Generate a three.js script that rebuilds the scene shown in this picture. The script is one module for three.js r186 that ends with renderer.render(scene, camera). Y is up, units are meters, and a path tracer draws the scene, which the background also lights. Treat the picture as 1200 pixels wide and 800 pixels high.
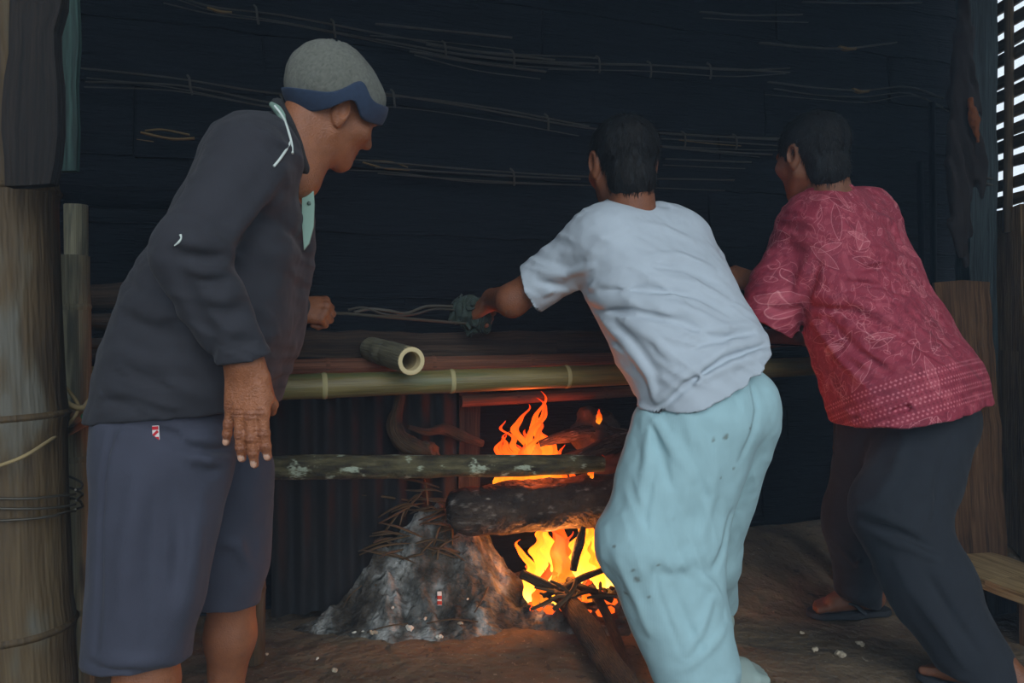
import * as THREE from 'three';
import { mergeGeometries } from 'three/addons/utils/BufferGeometryUtils.js';
import { RoundedBoxGeometry } from 'three/addons/geometries/RoundedBoxGeometry.js';
import { createNoise3D } from 'simplex-noise';

// ---------------------------------------------------------------- camera, sky, light, exposure
const F = 933, HORIZON = 385, EYE = 0.92;                 // focal length in pixels of the 1200x800 frame, horizon row, eye height
const scene = new THREE.Scene();
const camera = new THREE.PerspectiveCamera(2 * Math.atan(400 / F) * 180 / Math.PI, 1.5, 0.05, 60);
camera.position.set(0, EYE, 0);
camera.setViewOffset(1200, 800, 0, 400 - HORIZON, 1200, 800);
scene.background = new THREE.Color(0.80, 0.90, 1.0);      // overcast sky
scene.backgroundIntensity = 1.1;
const day = new THREE.DirectionalLight(new THREE.Color(0.90, 0.96, 1.0), 1.35);   // bright overcast opening behind the photographer
day.position.set(1.5, 3.3, 3.6); day.target.position.set(0.1, 0.6, -2.2);
day.castShadow = true; day.shadow.radius = 70; day.shadow.mapSize.set(2048, 2048);
Object.assign(day.shadow.camera, { left: -4, right: 4, top: 4, bottom: -4, near: 0.1, far: 14 });
scene.add(day, day.target);
scene.fog = new THREE.FogExp2(new THREE.Color(0.48, 0.74, 1.0), 0.013);
const renderer = new THREE.WebGLRenderer();
renderer.toneMapping = THREE.LinearToneMapping;
renderer.toneMappingExposure = 1.0;
renderer.shadowMap.enabled = true;

// ---------------------------------------------------------------- helpers
const V = (x, y, z) => new THREE.Vector3(x, y, z);
const W = (px, py, d) => V((px - 600) / F * d, EYE - (py - HORIZON) / F * d, -d);    // pixel + distance -> place
let seed = 7;
const rnd = () => { seed = (seed + 0x6d2b79f5) | 0; let t = Math.imul(seed ^ (seed >>> 15), 1 | seed); t = (t + Math.imul(t ^ (t >>> 7), 61 | t)) ^ t; return ((t ^ (t >>> 14)) >>> 0) / 4294967296; };
const rr = (a, b) => a + (b - a) * rnd();
const noise = createNoise3D(rnd);
const fbm = (x, y, z, o = 4) => { let s = 0, a = 0.5; for (let i = 0; i < o; i++) { s += a * noise(x, y, z); x *= 2.03; y *= 2.03; z *= 2.03; a *= 0.5; } return s; };
const clamp = (x, a = 0, b = 1) => Math.min(b, Math.max(a, x));
const lerp = (a, b, t) => a + (b - a) * t;
const smooth = (a, b, x) => { const t = clamp((x - a) / (b - a)); return t * t * (3 - 2 * t); };

const taken = {};
function numbered(n) { const k = taken[n] = (taken[n] ?? -1) + 1; return k ? n + '_' + String(k).padStart(3, '0') : n; }
function tag(o, label, category, group) { o.userData.label = label; o.userData.category = category; if (group) o.userData.group = group; return o; }
function add(o, parent) { o.castShadow = o.receiveShadow = true; (parent || scene).add(o); return o; }
function mesh(name, geo, mat, parent) { const m = new THREE.Mesh(geo, mat); m.name = parent ? name : numbered(name); return add(m, parent); }
function group(name, at) { const g = new THREE.Group(); g.name = numbered(name); if (at) g.position.copy(at); scene.add(g); return g; }
function struct(o) { o.userData.kind = 'structure'; return o; }
// geometry given in world places, hung under a group that stands at its base
function place(g, geo) { geo.translate(-g.position.x, -g.position.y, -g.position.z); return geo; }

// ---------------------------------------------------------------- textures
function tileNoise(period, sd) {
  const n = period, t = new Float32Array(n * n); let s = sd * 7919 + 13;
  for (let i = 0; i < n * n; i++) { s = (Math.imul(s, 1664525) + 1013904223) | 0; t[i] = (s >>> 8) / 16777216; }
  return (u, v) => { u = ((u % 1) + 1) % 1 * n; v = ((v % 1) + 1) % 1 * n; const i = Math.floor(u), j = Math.floor(v); let a = u - i, b = v - j; a = a * a * (3 - 2 * a); b = b * b * (3 - 2 * b);
    const i1 = (i + 1) % n, j1 = (j + 1) % n; return lerp(lerp(t[j * n + i], t[j * n + i1], a), lerp(t[j1 * n + i], t[j1 * n + i1], a), b); };
}
const TN = [4, 8, 16, 32, 64, 128, 256].map((p, i) => tileNoise(p, i + 1));
const tf = (u, v, from = 0, n = 4) => { let s = 0, a = 1, w = 0; for (let i = from; i < from + n; i++) { s += a * TN[Math.min(i, 6)](u, v); w += a; a *= 0.55; } return s / w; };
function tex(w, h, fn, srgb = true, repeat = [1, 1]) {
  const d = new Uint8Array(w * h * 4);
  for (let j = 0; j < h; j++) for (let i = 0; i < w; i++) { const c = fn(i / w, j / h); const k = (j * w + i) * 4; const a = Array.isArray(c) ? c : [c, c, c]; d[k] = clamp(a[0]) * 255; d[k + 1] = clamp(a[1]) * 255; d[k + 2] = clamp(a[2]) * 255; d[k + 3] = 255; }
  const t = new THREE.DataTexture(d, w, h); t.wrapS = t.wrapT = THREE.RepeatWrapping; t.magFilter = THREE.LinearFilter; t.minFilter = THREE.LinearMipmapLinearFilter; t.generateMipmaps = true; t.repeat.set(...repeat);
  if (srgb) t.colorSpace = THREE.SRGBColorSpace; t.needsUpdate = true; return t;
}
const hexrgb = (h) => [(h >> 16 & 255) / 255, (h >> 8 & 255) / 255, (h & 255) / 255];
const mixc = (a, b, t) => a.map((x, i) => lerp(x, b[i], clamp(t)));
const ramp = (cs) => (t) => { t = clamp(t) * (cs.length - 1); const i = Math.min(Math.floor(t), cs.length - 2); return mixc(cs[i], cs[i + 1], t - i); };
const std = (o) => new THREE.MeshStandardMaterial({ roughness: 0.95, ...o });

const knitBump = tex(256, 256, (u, v) => 0.5 + 0.25 * Math.sin(u * 2 * Math.PI * 42) * Math.cos(v * 2 * Math.PI * 42) + 0.3 * (tf(u, v, 3, 3) - 0.5), false, [9, 9]);
const clothBump = tex(256, 256, (u, v) => 0.5 + 0.5 * (tf(u, v, 1, 5) - 0.5) + 0.12 * Math.sin(u * 2 * Math.PI * 60) , false, [6, 6]);
const woodGrain = (dark, mid, light, sx = 1) => tex(256, 1024, (u, v) => { const g = TN[5](u * sx, v * 0.06) * 0.45 + TN[6](u * sx, v * 0.12) * 0.3 + TN[3](u * sx, v * 0.25) * 0.25, s = tf(u, v, 0, 3); return mixc(ramp([hexrgb(dark), hexrgb(mid), hexrgb(light)])(g * 1.25 - 0.12), hexrgb(dark), (s - 0.55) * 1.6); });
const grainBump = tex(256, 512, (u, v) => TN[5](u, v * 0.1) * 0.5 + TN[6](u, v * 0.2) * 0.3 + tf(u, v, 2, 3) * 0.2, false);

const M = {};
M.earth = std({ map: tex(1024, 1024, (u, v) => { const a = tf(u, v, 0, 5), b = tf(u + 0.3, v + 0.1, 3, 4), c = TN[6](u * 1.0, v); let k = ramp([hexrgb(0x3d3325), hexrgb(0x665642), hexrgb(0x867358)])(a * 0.9 + b * 0.5 - 0.2); if (c > 0.93) k = mixc(k, hexrgb(0xb0a08a), 0.6); if (TN[5](u, v) < 0.08) k = mixc(k, hexrgb(0x2a2018), 0.6); return k; }, true, [0.55, 0.55]), bumpMap: tex(512, 512, (u, v) => tf(u, v, 2, 5), false, [1.1, 1.1]), bumpScale: 0.02, roughness: 1 });
M.ash = std({ vertexColors: true, map: tex(512, 512, (u, v) => { const a = tf(u, v, 1, 6); return ramp([[0.5, 0.48, 0.45], [0.8, 0.8, 0.78], [1, 1, 1]])(a * 1.6 - 0.3); }, true, [3, 3]), bumpMap: tex(512, 512, (u, v) => tf(u, v, 2, 5), false, [4, 4]), bumpScale: 0.02, roughness: 1 });
M.soot = new THREE.MeshPhysicalMaterial({ map: woodGrain(0x07090c, 0x0c0f14, 0x14171c), bumpMap: grainBump, bumpScale: 0.006, roughness: 0.85, specularIntensity: 0.25 });
M.sootStrip = std({ map: woodGrain(0x22211f, 0x3f3c36, 0x77705a), bumpMap: grainBump, bumpScale: 0.003, roughness: 0.8 });
M.strawStrip = std({ map: woodGrain(0x3a2f1c, 0x6b5630, 0xa58a55), roughness: 0.85 });
M.roof = std({ color: 0x14120f, roughness: 1 });
const bambooTex = (d, m, l, moss) => tex(256, 512, (u, v) => { const g = TN[6](u, v * 0.05) * 0.22 + TN[5](u, v * 0.1) * 0.2 + tf(u, v, 0, 4) * 0.85 - 0.03; let c = ramp([hexrgb(d), hexrgb(m), hexrgb(l)])(g * 1.1 - 0.15); const s = tf(u + 0.4, v * 0.6, 1, 4); if (s > 0.56) c = mixc(c, hexrgb(moss), (s - 0.56) * 7); return c; });
M.bambooGreen = std({ map: bambooTex(0x3f361d, 0x6f6439, 0x938657, 0x5c5f3a), bumpMap: grainBump, bumpScale: 0.0012, roughness: 0.5 });
M.bambooPost = std({ map: bambooTex(0x20180e, 0x4a3a22, 0x685941, 0x57544a), bumpMap: grainBump, bumpScale: 0.003, roughness: 0.75 });
M.bambooGrey = std({ map: bambooTex(0x3c3a30, 0x77735c, 0xa09b80, 0x4d4d40), bumpMap: grainBump, bumpScale: 0.002, roughness: 0.75 });
M.bambooCut = std({ color: 0xc9b98e, roughness: 0.85 });
M.bambooHollow = std({ color: 0x94835c, roughness: 1, side: THREE.DoubleSide });
M.lichenLog = std({ map: tex(512, 512, (u, v) => { const a = tf(u * 2, v, 1, 5); let c = ramp([hexrgb(0x1f1a12), hexrgb(0x45402b), hexrgb(0x6b6548)])(a * 1.4 - 0.2); const s = TN[2](u * 0.5, v) * 0.8 + TN[4](u, v) * 0.2; if (s > 0.68) c = mixc(c, hexrgb(0x9aa592), (s - 0.68) * 8 * (0.5 + TN[5](u, v))); return c; }, true, [1, 2]), bumpMap: tex(256, 256, (u, v) => tf(u, v, 2, 4), false, [1, 4]), bumpScale: 0.006 });
M.char = std({ map: tex(512, 512, (u, v) => { const a = tf(u, v, 1, 5), s = tf(u + 0.2, v + 0.6, 3, 4); let c = ramp([hexrgb(0x18130f), hexrgb(0x3a2e25), hexrgb(0x5c4a3c)])(a * 1.5 - 0.25); if (s > 0.6) c = mixc(c, hexrgb(0x8d8880), (s - 0.6) * 4); return c; }, true, [1, 1]), bumpMap: tex(512, 512, (u, v) => tf(u, v, 2, 5), false, [1, 2]), bumpScale: 0.02 });
M.stone = std({ map: tex(256, 256, (u, v) => ramp([hexrgb(0x17130f), hexrgb(0x362e26), hexrgb(0x5a5044)])(tf(u, v, 1, 5) * 1.4 - 0.2)), bumpMap: clothBump, bumpScale: 0.008 });
M.bark = std({ map: tex(256, 512, (u, v) => ramp([hexrgb(0x1d150e), hexrgb(0x43321f), hexrgb(0x6b5236)])(TN[5](u, v * 0.3) * 0.6 + tf(u, v, 1, 4) * 0.6 - 0.1)), bumpMap: grainBump, bumpScale: 0.008 });
M.twig = std({ map: tex(64, 256, (u, v) => ramp([hexrgb(0x241a10), hexrgb(0x55412a), hexrgb(0x84694a)])(tf(u, v, 1, 4) * 1.3 - 0.1)) });
M.plank = std({ map: woodGrain(0x3d2b1b, 0x6b4d33, 0x8d6b4a), bumpMap: grainBump, bumpScale: 0.003 });
M.plankDark = std({ map: woodGrain(0x17110c, 0x33261b, 0x4a382a), bumpMap: grainBump, bumpScale: 0.003 });
M.boardDark = std({ map: woodGrain(0x0c0a09, 0x1c1714, 0x2b241f), bumpMap: grainBump, bumpScale: 0.004 });  // near-black version of the dark plank colours, for the hanging board
M.plankWarm = std({ map: woodGrain(0x4a3723, 0x7d6142, 0x9c7f5a), bumpMap: grainBump, bumpScale: 0.003 });
M.plankPale = std({ map: woodGrain(0x6a5433, 0xa98c5e, 0xc9ad7e), bumpMap: grainBump, bumpScale: 0.003 });
M.tealWood = std({ map: woodGrain(0x18231f, 0x35504a, 0x52716a), bumpMap: grainBump, bumpScale: 0.002, roughness: 0.7 });
M.greyPost = std({ map: woodGrain(0x161c1d, 0x303c3e, 0x4a5c5e), bumpMap: grainBump, bumpScale: 0.003, roughness: 0.7 });
M.zinc = std({ map: tex(256, 256, (u, v) => ramp([hexrgb(0x0a0807), hexrgb(0x181210), hexrgb(0x251c19)])(tf(u, v, 1, 5) * 1.4 - 0.2)), roughness: 0.85, metalness: 0.0 });
M.fireTintWood = std({ map: woodGrain(0x3a2318, 0x6a4330, 0x8a5a40), bumpMap: grainBump, bumpScale: 0.002 });  // pole colour reddened, so the glow of the fire is painted in
M.wire = std({ color: 0x4a463e, roughness: 0.5, metalness: 0.5 });
M.rope = std({ color: 0x8d7c58, roughness: 0.95 });
M.slat = std({ map: woodGrain(0x2a2118, 0x54432e, 0x7d684a), roughness: 0.8 });

// ---------------------------------------------------------------- swept shapes
function sweep(pts, rad, seg = 10, { sub = 0, bump = null, caps = true, flat = 1, vscale = 1, uscale = 1 } = {}) {
  let P = pts, R = pts.map((_, i) => typeof rad === 'number' ? rad : Array.isArray(rad) ? rad[i] : rad(i / (pts.length - 1)));
  if (sub) { const c = new THREE.CatmullRomCurve3(pts), n = (pts.length - 1) * sub; const P2 = [], R2 = []; for (let i = 0; i <= n; i++) { const t = i / n; P2.push(c.getPoint(t)); const k = Math.min(Math.floor(i / sub), R.length - 2), f = i / sub - k; R2.push(typeof rad === 'function' ? rad(t) : lerp(R[k], R[k + 1], f)); } P = P2; R = R2; }
  const pos = [], uv = [], idx = [], n = P.length; let N = null, len = 0;
  for (let i = 0; i < n; i++) {
    const T = P[Math.min(i + 1, n - 1)].clone().sub(P[Math.max(i - 1, 0)]).normalize();
    if (!N) { N = Math.abs(T.y) < 0.9 ? V(0, 1, 0) : V(1, 0, 0); } N = N.clone().addScaledVector(T, -N.dot(T)).normalize();
    const B = T.clone().cross(N); if (i) len += P[i].distanceTo(P[i - 1]);
    for (let j = 0; j <= seg; j++) { const a = j / seg * Math.PI * 2, cx = Math.cos(a), cy = Math.sin(a); let r = R[i]; if (bump) r *= 1 + bump(cx, cy, len, i / (n - 1)); pos.push(P[i].x + (N.x * cx * flat + B.x * cy) * r, P[i].y + (N.y * cx * flat + B.y * cy) * r, P[i].z + (N.z * cx * flat + B.z * cy) * r); uv.push(j / seg * uscale, len * vscale); }
    if (i) for (let j = 0; j < seg; j++) { const a = (i - 1) * (seg + 1) + j, b = a + seg + 1; idx.push(a, a + 1, b, a + 1, b + 1, b); }
  }
  if (caps) for (const e of [0, n - 1]) { const c = pos.length / 3; pos.push(P[e].x, P[e].y, P[e].z); uv.push(0.5 * uscale, 0); const b0 = pos.length / 3; for (let j = 0; j <= seg; j++) { const k = (e * (seg + 1) + j) * 3; pos.push(pos[k], pos[k + 1], pos[k + 2]); uv.push((0.5 + 0.5 * Math.cos(j / seg * 6.283)) * 0.3, 0.15 * Math.sin(j / seg * 6.283)); } for (let j = 0; j < seg; j++) e ? idx.push(c, b0 + j, b0 + j + 1) : idx.push(c, b0 + j + 1, b0 + j); }
  const g = new THREE.BufferGeometry(); g.setAttribute('position', new THREE.Float32BufferAttribute(pos, 3)); g.setAttribute('uv', new THREE.Float32BufferAttribute(uv, 2)); g.setIndex(idx); g.computeVertexNormals(); fixSeam(g, n, seg); return g;
}
function fixSeam(g, n, seg) { const a = g.attributes.normal; for (let i = 0; i < n; i++) { const p = i * (seg + 1), q = p + seg; const v = V(a.getX(p) + a.getX(q), a.getY(p) + a.getY(q), a.getZ(p) + a.getZ(q)).normalize(); a.setXYZ(p, v.x, v.y, v.z); a.setXYZ(q, v.x, v.y, v.z); } }
// bamboo culm with a node ridge every `step` metres; ring parts are children
function bamboo(name, a, b, r0, r1, mat, { step = 0.3, first = 0.12, hollowStart = false, seg = 18, bend = 0, ringMat } = {}) {
  const g = group(name, a.clone()), L = a.distanceTo(b), dir = b.clone().sub(a).normalize();
  const sd = rr(0, 100), side = V(0, 1, 0).cross(dir).normalize(), at = (t) => a.clone().lerp(b, t).addScaledVector(V(0, 1, 0), -bend * Math.sin(t * Math.PI)).addScaledVector(side, 0.004 * noise(t * 4, sd, 0));
  const nodes = []; for (let s = first; s < L - 0.03; s += step * rr(0.9, 1.1)) nodes.push(s);
  const n = Math.max(24, Math.round(L / 0.025)), pts = [], rad = [];
  for (let i = 0; i <= n; i++) { const t = i / n, s = t * L; let k = 0; for (const q of nodes) k = Math.max(k, Math.exp(-Math.pow((s - q) / 0.02, 2))); pts.push(at(t)); rad.push(lerp(r0, r1, t) * (1 + 0.05 * k)); }
  mesh('culm', place(g, sweep(pts, rad, seg, { caps: !hollowStart, bump: (cx, cy, l) => 0.02 * noise(cx * 1.2, cy * 1.2, l * 3 + sd), vscale: 0.8 })), mat, g);
  if (hollowStart) {
    const rg = new THREE.LatheGeometry([[0.66, 0.03], [0.66, 0.002], [0.7, 0], [0.97, 0], [1.0, 0.003], [1.0, 0.03]].map(([x, y]) => new THREE.Vector2(x * r0, y)), 24); rg.applyQuaternion(new THREE.Quaternion().setFromUnitVectors(V(0, 1, 0), dir)); rg.translate(a.x - dir.x * 0.002, a.y - dir.y * 0.002, a.z - dir.z * 0.002); mesh('cut_end', place(g, rg), M.bambooCut, g);
    mesh('inner_wall', place(g, sweep([a.clone().addScaledVector(dir, 0.004), a.clone().addScaledVector(dir, L * 0.5), a.clone().addScaledVector(dir, L - 0.004)], [r0 * 0.67, r0 * 0.67, r1 * 0.67], 18, { caps: false })), M.bambooHollow, g);
    mesh('end_cap', place(g, sweep([b.clone(), b.clone().addScaledVector(dir, 0.002)], r1 * 0.98, 18)), M.bambooCut, g);
  }
  for (const q of nodes) { const c = at(q / L), r = lerp(r0, r1, q / L) * 1.065; const ringPts = []; for (let k = -2; k <= 2; k++) ringPts.push(c.clone().addScaledVector(dir, k * 0.0035)); mesh('node_ring', place(g, sweep(ringPts, [r * 0.97, r * 1.0, r * 1.02, r * 1.0, r * 0.97], seg, { vscale: 0.8, bump: (cx, cy, l) => 0.02 * noise(cx * 1.2, cy * 1.2, q * 3 + sd) })), ringMat || mat, g); }
  return g;
}
// rough board between two corners of a box frame
function board(w, h, t, opt = {}) { // local: x width, y height, z thickness; slightly uneven edges, uv in metres
  const { nx = 2, ny = Math.max(2, Math.round(h / 0.08)), rough = 0.004, sd = rr(0, 99) } = opt;
  const g = new THREE.BoxGeometry(w, h, t, nx, ny, 1), p = g.attributes.position, uv = g.attributes.uv;
  for (let i = 0; i < p.count; i++) { const x = p.getX(i), y = p.getY(i), z = p.getZ(i); const sx = Math.sign(x) * (Math.abs(Math.abs(x) - w / 2) < 1e-5 ? 1 : 0), sy = Math.sign(y) * (Math.abs(Math.abs(y) - h / 2) < 1e-5 ? 1 : 0); p.setXYZ(i, x + sx * rough * noise(sd + sx, y * 6, 0), y + sy * rough * noise(sd + 5 + sy, x * 9, 0), z + rough * 0.4 * noise(x * 6, y * 6, sd)); uv.setXY(i, (x + z) * 2 + sd, y * 0.7 + sd); }
  const f = g.toNonIndexed(); f.computeVertexNormals(); return f;
}
function xform(geo, pos, fwd, up = V(0, 1, 0)) { const z = fwd.clone().normalize(), x = up.clone().cross(z).normalize(), y = z.clone().cross(x); return geo.applyMatrix4(new THREE.Matrix4().makeBasis(x, y, z).setPosition(pos)); }

// ---------------------------------------------------------------- distance fields
const arr = (v) => [v.x, v.y, v.z];
function cap(a, b, ra, rb = ra) {
  const ax = a.x, ay = a.y, az = a.z, bx = b.x - ax, by = b.y - ay, bz = b.z - az, L = bx * bx + by * by + bz * bz || 1e-9, m = Math.max(ra, rb);
  return { f: (x, y, z) => { const px = x - ax, py = y - ay, pz = z - az; let h = (px * bx + py * by + pz * bz) / L; h = h < 0 ? 0 : h > 1 ? 1 : h; const dx = px - bx * h, dy = py - by * h, dz = pz - bz * h; return Math.sqrt(dx * dx + dy * dy + dz * dz) - (ra + (rb - ra) * h); }, lo: [Math.min(a.x, b.x) - m, Math.min(a.y, b.y) - m, Math.min(a.z, b.z) - m], hi: [Math.max(a.x, b.x) + m, Math.max(a.y, b.y) + m, Math.max(a.z, b.z) + m] };
}
function ell(c, r, q = new THREE.Quaternion()) {
  const m = new THREE.Matrix4().makeRotationFromQuaternion(q.clone().invert()).elements, R = Math.max(...r), [ra, rb, rc] = r;
  return { f: (x, y, z) => { x -= c.x; y -= c.y; z -= c.z; const a = (m[0] * x + m[4] * y + m[8] * z) / ra, b = (m[1] * x + m[5] * y + m[9] * z) / rb, d = (m[2] * x + m[6] * y + m[10] * z) / rc; const k0 = Math.sqrt(a * a + b * b + d * d), a2 = a / ra, b2 = b / rb, d2 = d / rc, k1 = Math.sqrt(a2 * a2 + b2 * b2 + d2 * d2); return k1 < 1e-6 ? -Math.min(ra, rb, rc) : k0 * (k0 - 1) / k1; }, lo: [c.x - R, c.y - R, c.z - R], hi: [c.x + R, c.y + R, c.z + R] };
}
const box3 = (ps) => ({ lo: [0, 1, 2].map((i) => Math.min(...ps.map((p) => p.lo[i]))), hi: [0, 1, 2].map((i) => Math.max(...ps.map((p) => p.hi[i]))) });
function join(k, ...ps) { const fs = ps.map((p) => p.f), n = fs.length; return { ...box3(ps), f: (x, y, z) => { let d = fs[0](x, y, z); for (let i = 1; i < n; i++) { const e = fs[i](x, y, z), h = k - Math.abs(d - e); d = Math.min(d, e); if (h > 0) d -= h * h / k * 0.25; } return d; } }; }
function minus(k, a, b) { const f = a.f, g = b.f; return { lo: a.lo, hi: a.hi, f: (x, y, z) => { const d = f(x, y, z), e = -g(x, y, z), h = k - Math.abs(d - e); let m = Math.max(d, e); if (h > 0) m += h * h / k * 0.25; return m; } }; }
const plane = (p, n) => { n = n.clone().normalize(); const o = n.dot(p); return (x, y, z) => n.x * x + n.y * y + n.z * z - o; };   // positive on the side n points to
function cut(a, ...planes) { const f = a.f; return { lo: a.lo, hi: a.hi, f: (x, y, z) => { let d = f(x, y, z); for (const p of planes) { const e = p(x, y, z); if (e > d) d = e; } return d; } }; }
function hemmed(a, pl, t = 0.007, deep = 0.05) { const f = a.f; return { lo: a.lo, hi: a.hi, f: (x, y, z) => { const d = f(x, y, z), e = pl(x, y, z), cav = Math.max(d + 0.026, -(e + Math.min(deep, 0.018))); return Math.max(d, e, -cav); } }; }
function shift(a, fn, grow = 0.02) { const f = a.f; return { lo: a.lo.map((v) => v - grow), hi: a.hi.map((v) => v + grow), f: (x, y, z) => { const d = f(x, y, z); return d > 0.06 || d < -0.08 ? d : d - fn(x, y, z); } }; }
function chain(pts, rad) { return pts.slice(1).map((p, i) => cap(pts[i], p, rad[i], rad[i + 1])); }
// where the view ray through a pixel meets a field
function hit(s, px, py, from = 0.9, to = 3.4) { const o = V(0, EYE, 0), dir = W(px, py, 1).sub(o).normalize(); let t = from; for (let i = 0; i < 220; i++) { const d = s.f(o.x + dir.x * t, o.y + dir.y * t, o.z + dir.z * t); if (d < 0.0008) break; t += Math.max(d * 0.7, 0.001); if (t > to * 1.3) return null; } return o.addScaledVector(dir, t); }
// cloth folds: ridges (+) or troughs (-) along polylines drawn over the field
function folds(s, list, gain = 1.6) {
  const lines = [];
  for (const [amp, wid, ...px] of list) {
    const pts = px.map(([x, y]) => hit(s, x, y)).filter(Boolean), tot = pts.length - 1; if (tot < 1) continue;
    const c = pts.reduce((a, p) => a.add(p), V(0, 0, 0)).multiplyScalar(1 / pts.length), R = Math.max(...pts.map((p) => p.distanceTo(c))) + wid * 2.4;
    lines.push({ c, R2: R * R, amp: amp * gain, w2: wid * wid, segs: pts.slice(1).map((p, i) => [pts[i].x, pts[i].y, pts[i].z, p.x - pts[i].x, p.y - pts[i].y, p.z - pts[i].z, pts[i].distanceToSquared(p) || 1e-9, i / tot, (i + 1) / tot]) });
  }
  return (x, y, z) => {
    let sum = 0;
    for (const L of lines) {
      const ax = x - L.c.x, ay = y - L.c.y, az = z - L.c.z; if (ax * ax + ay * ay + az * az > L.R2) continue; let best = 0;
      for (const s of L.segs) { const px = x - s[0], py = y - s[1], pz = z - s[2]; let h = (px * s[3] + py * s[4] + pz * s[5]) / s[6]; h = h < 0 ? 0 : h > 1 ? 1 : h; const dx = px - s[3] * h, dy = py - s[4] * h, dz = pz - s[5] * h, d2 = dx * dx + dy * dy + dz * dz; if (d2 < L.w2 * 6) { const v = Math.exp(-d2 / L.w2) * Math.pow(Math.max(0, Math.sin(Math.PI * (0.06 + 0.88 * (s[7] + (s[8] - s[7]) * h)))), 0.7); if (v > best) best = v; } }
      sum += L.amp * best;
    }
    return sum;
  };
}
// surface nets
function skinOf(s, cell, { color = null, uvf = null, slack = 0.02, pad = 2, relax = 2, clip = null } = {}) {
  const lo = s.lo.map((v) => v - pad * cell), hi = s.hi.map((v) => v + pad * cell); if (clip) for (let i = 0; i < 3; i++) { lo[i] = Math.max(lo[i], clip[0][i]); hi[i] = Math.min(hi[i], clip[1][i]); }
  const n = [0, 1, 2].map((i) => Math.ceil((hi[i] - lo[i]) / cell) + 1), [nx, ny, nz] = n, D = new Float32Array(nx * ny * nz).fill(9), f = s.f, B = 6, at = (i, j, k) => i + nx * (j + ny * k);
  const reach = B * cell * 0.87 * 1.15 + slack, acts = [];
  for (let k = 0; k < nz - 1; k += B) for (let j = 0; j < ny - 1; j += B) for (let i = 0; i < nx - 1; i += B) if (Math.abs(f(lo[0] + (i + B / 2) * cell, lo[1] + (j + B / 2) * cell, lo[2] + (k + B / 2) * cell)) < reach) {
    acts.push([i, j, k]); for (let c = k; c <= Math.min(k + B, nz - 1); c++) for (let b = j; b <= Math.min(j + B, ny - 1); b++) for (let a = i; a <= Math.min(i + B, nx - 1); a++) { const q = at(a, b, c); if (D[q] === 9) D[q] = f(lo[0] + a * cell, lo[1] + b * cell, lo[2] + c * cell); } }
  const id = new Int32Array(nx * ny * nz).fill(-1), P = [], cells = [];
  for (const [i0, j0, k0] of acts) for (let k = k0; k < Math.min(k0 + B, nz - 1); k++) for (let j = j0; j < Math.min(j0 + B, ny - 1); j++) for (let i = i0; i < Math.min(i0 + B, nx - 1); i++) {
    let m = 0, bad = false; const v = []; for (let c = 0; c < 8; c++) { const d = D[at(i + (c & 1), j + (c >> 1 & 1), k + (c >> 2))]; if (d === 9) bad = true; v.push(d); if (d < 0) m |= 1 << c; }
    if (bad || m === 0 || m === 255) continue; let x = 0, y = 0, z = 0, e = 0;
    for (let c = 0; c < 8; c++) for (const b of [1, 2, 4]) if (!(c & b)) { const o = c | b; if ((v[c] < 0) !== (v[o] < 0)) { const t = v[c] / (v[c] - v[o]); x += (c & 1) + (b === 1 ? t : 0); y += (c >> 1 & 1) + (b === 2 ? t : 0); z += (c >> 2) + (b === 4 ? t : 0); e++; } }
    id[at(i, j, k)] = P.length / 3; cells.push(i, j, k); P.push(lo[0] + (i + x / e) * cell, lo[1] + (j + y / e) * cell, lo[2] + (k + z / e) * cell);
  }
  const I = []; const quad = (a, b, c, d, flip) => { if (a < 0 || b < 0 || c < 0 || d < 0) return; flip ? I.push(a, c, b, a, d, c) : I.push(a, b, c, a, c, d); };
  for (let q = 0; q < cells.length; q += 3) { const i = cells[q], j = cells[q + 1], k = cells[q + 2], d0 = D[at(i, j, k)] < 0;
    if (j && k && (D[at(i + 1, j, k)] < 0) !== d0) quad(id[at(i, j, k)], id[at(i, j - 1, k)], id[at(i, j - 1, k - 1)], id[at(i, j, k - 1)], d0 === false);
    if (i && k && (D[at(i, j + 1, k)] < 0) !== d0) quad(id[at(i, j, k)], id[at(i, j, k - 1)], id[at(i - 1, j, k - 1)], id[at(i - 1, j, k)], d0 === false);
    if (i && j && (D[at(i, j, k + 1)] < 0) !== d0) quad(id[at(i, j, k)], id[at(i - 1, j, k)], id[at(i - 1, j - 1, k)], id[at(i, j - 1, k)], d0 === false); }
  const N = new Float32Array(P.length), e = cell * 0.4; relax = Math.min(relax, 1);
  for (let v = 0; v < P.length; v += 3) {
    let gx, gy, gz; for (let it = 0; it <= relax; it++) { const x = P[v], y = P[v + 1], z = P[v + 2], a = f(x + e, y - e, z - e), b = f(x - e, y - e, z + e), c = f(x - e, y + e, z - e), d = f(x + e, y + e, z + e); gx = a - b - c + d; gy = -a - b + c + d; gz = -a + b - c + d; const l = Math.hypot(gx, gy, gz) || 1; gx /= l; gy /= l; gz /= l; if (it < relax) { const q = clamp((a + b + c + d) / 4, -cell * 0.5, cell * 0.5); P[v] -= gx * q; P[v + 1] -= gy * q; P[v + 2] -= gz * q; } }
    N[v] = gx; N[v + 1] = gy; N[v + 2] = gz;
  }
  return finish(P, N, I, color, uvf);
}
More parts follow.
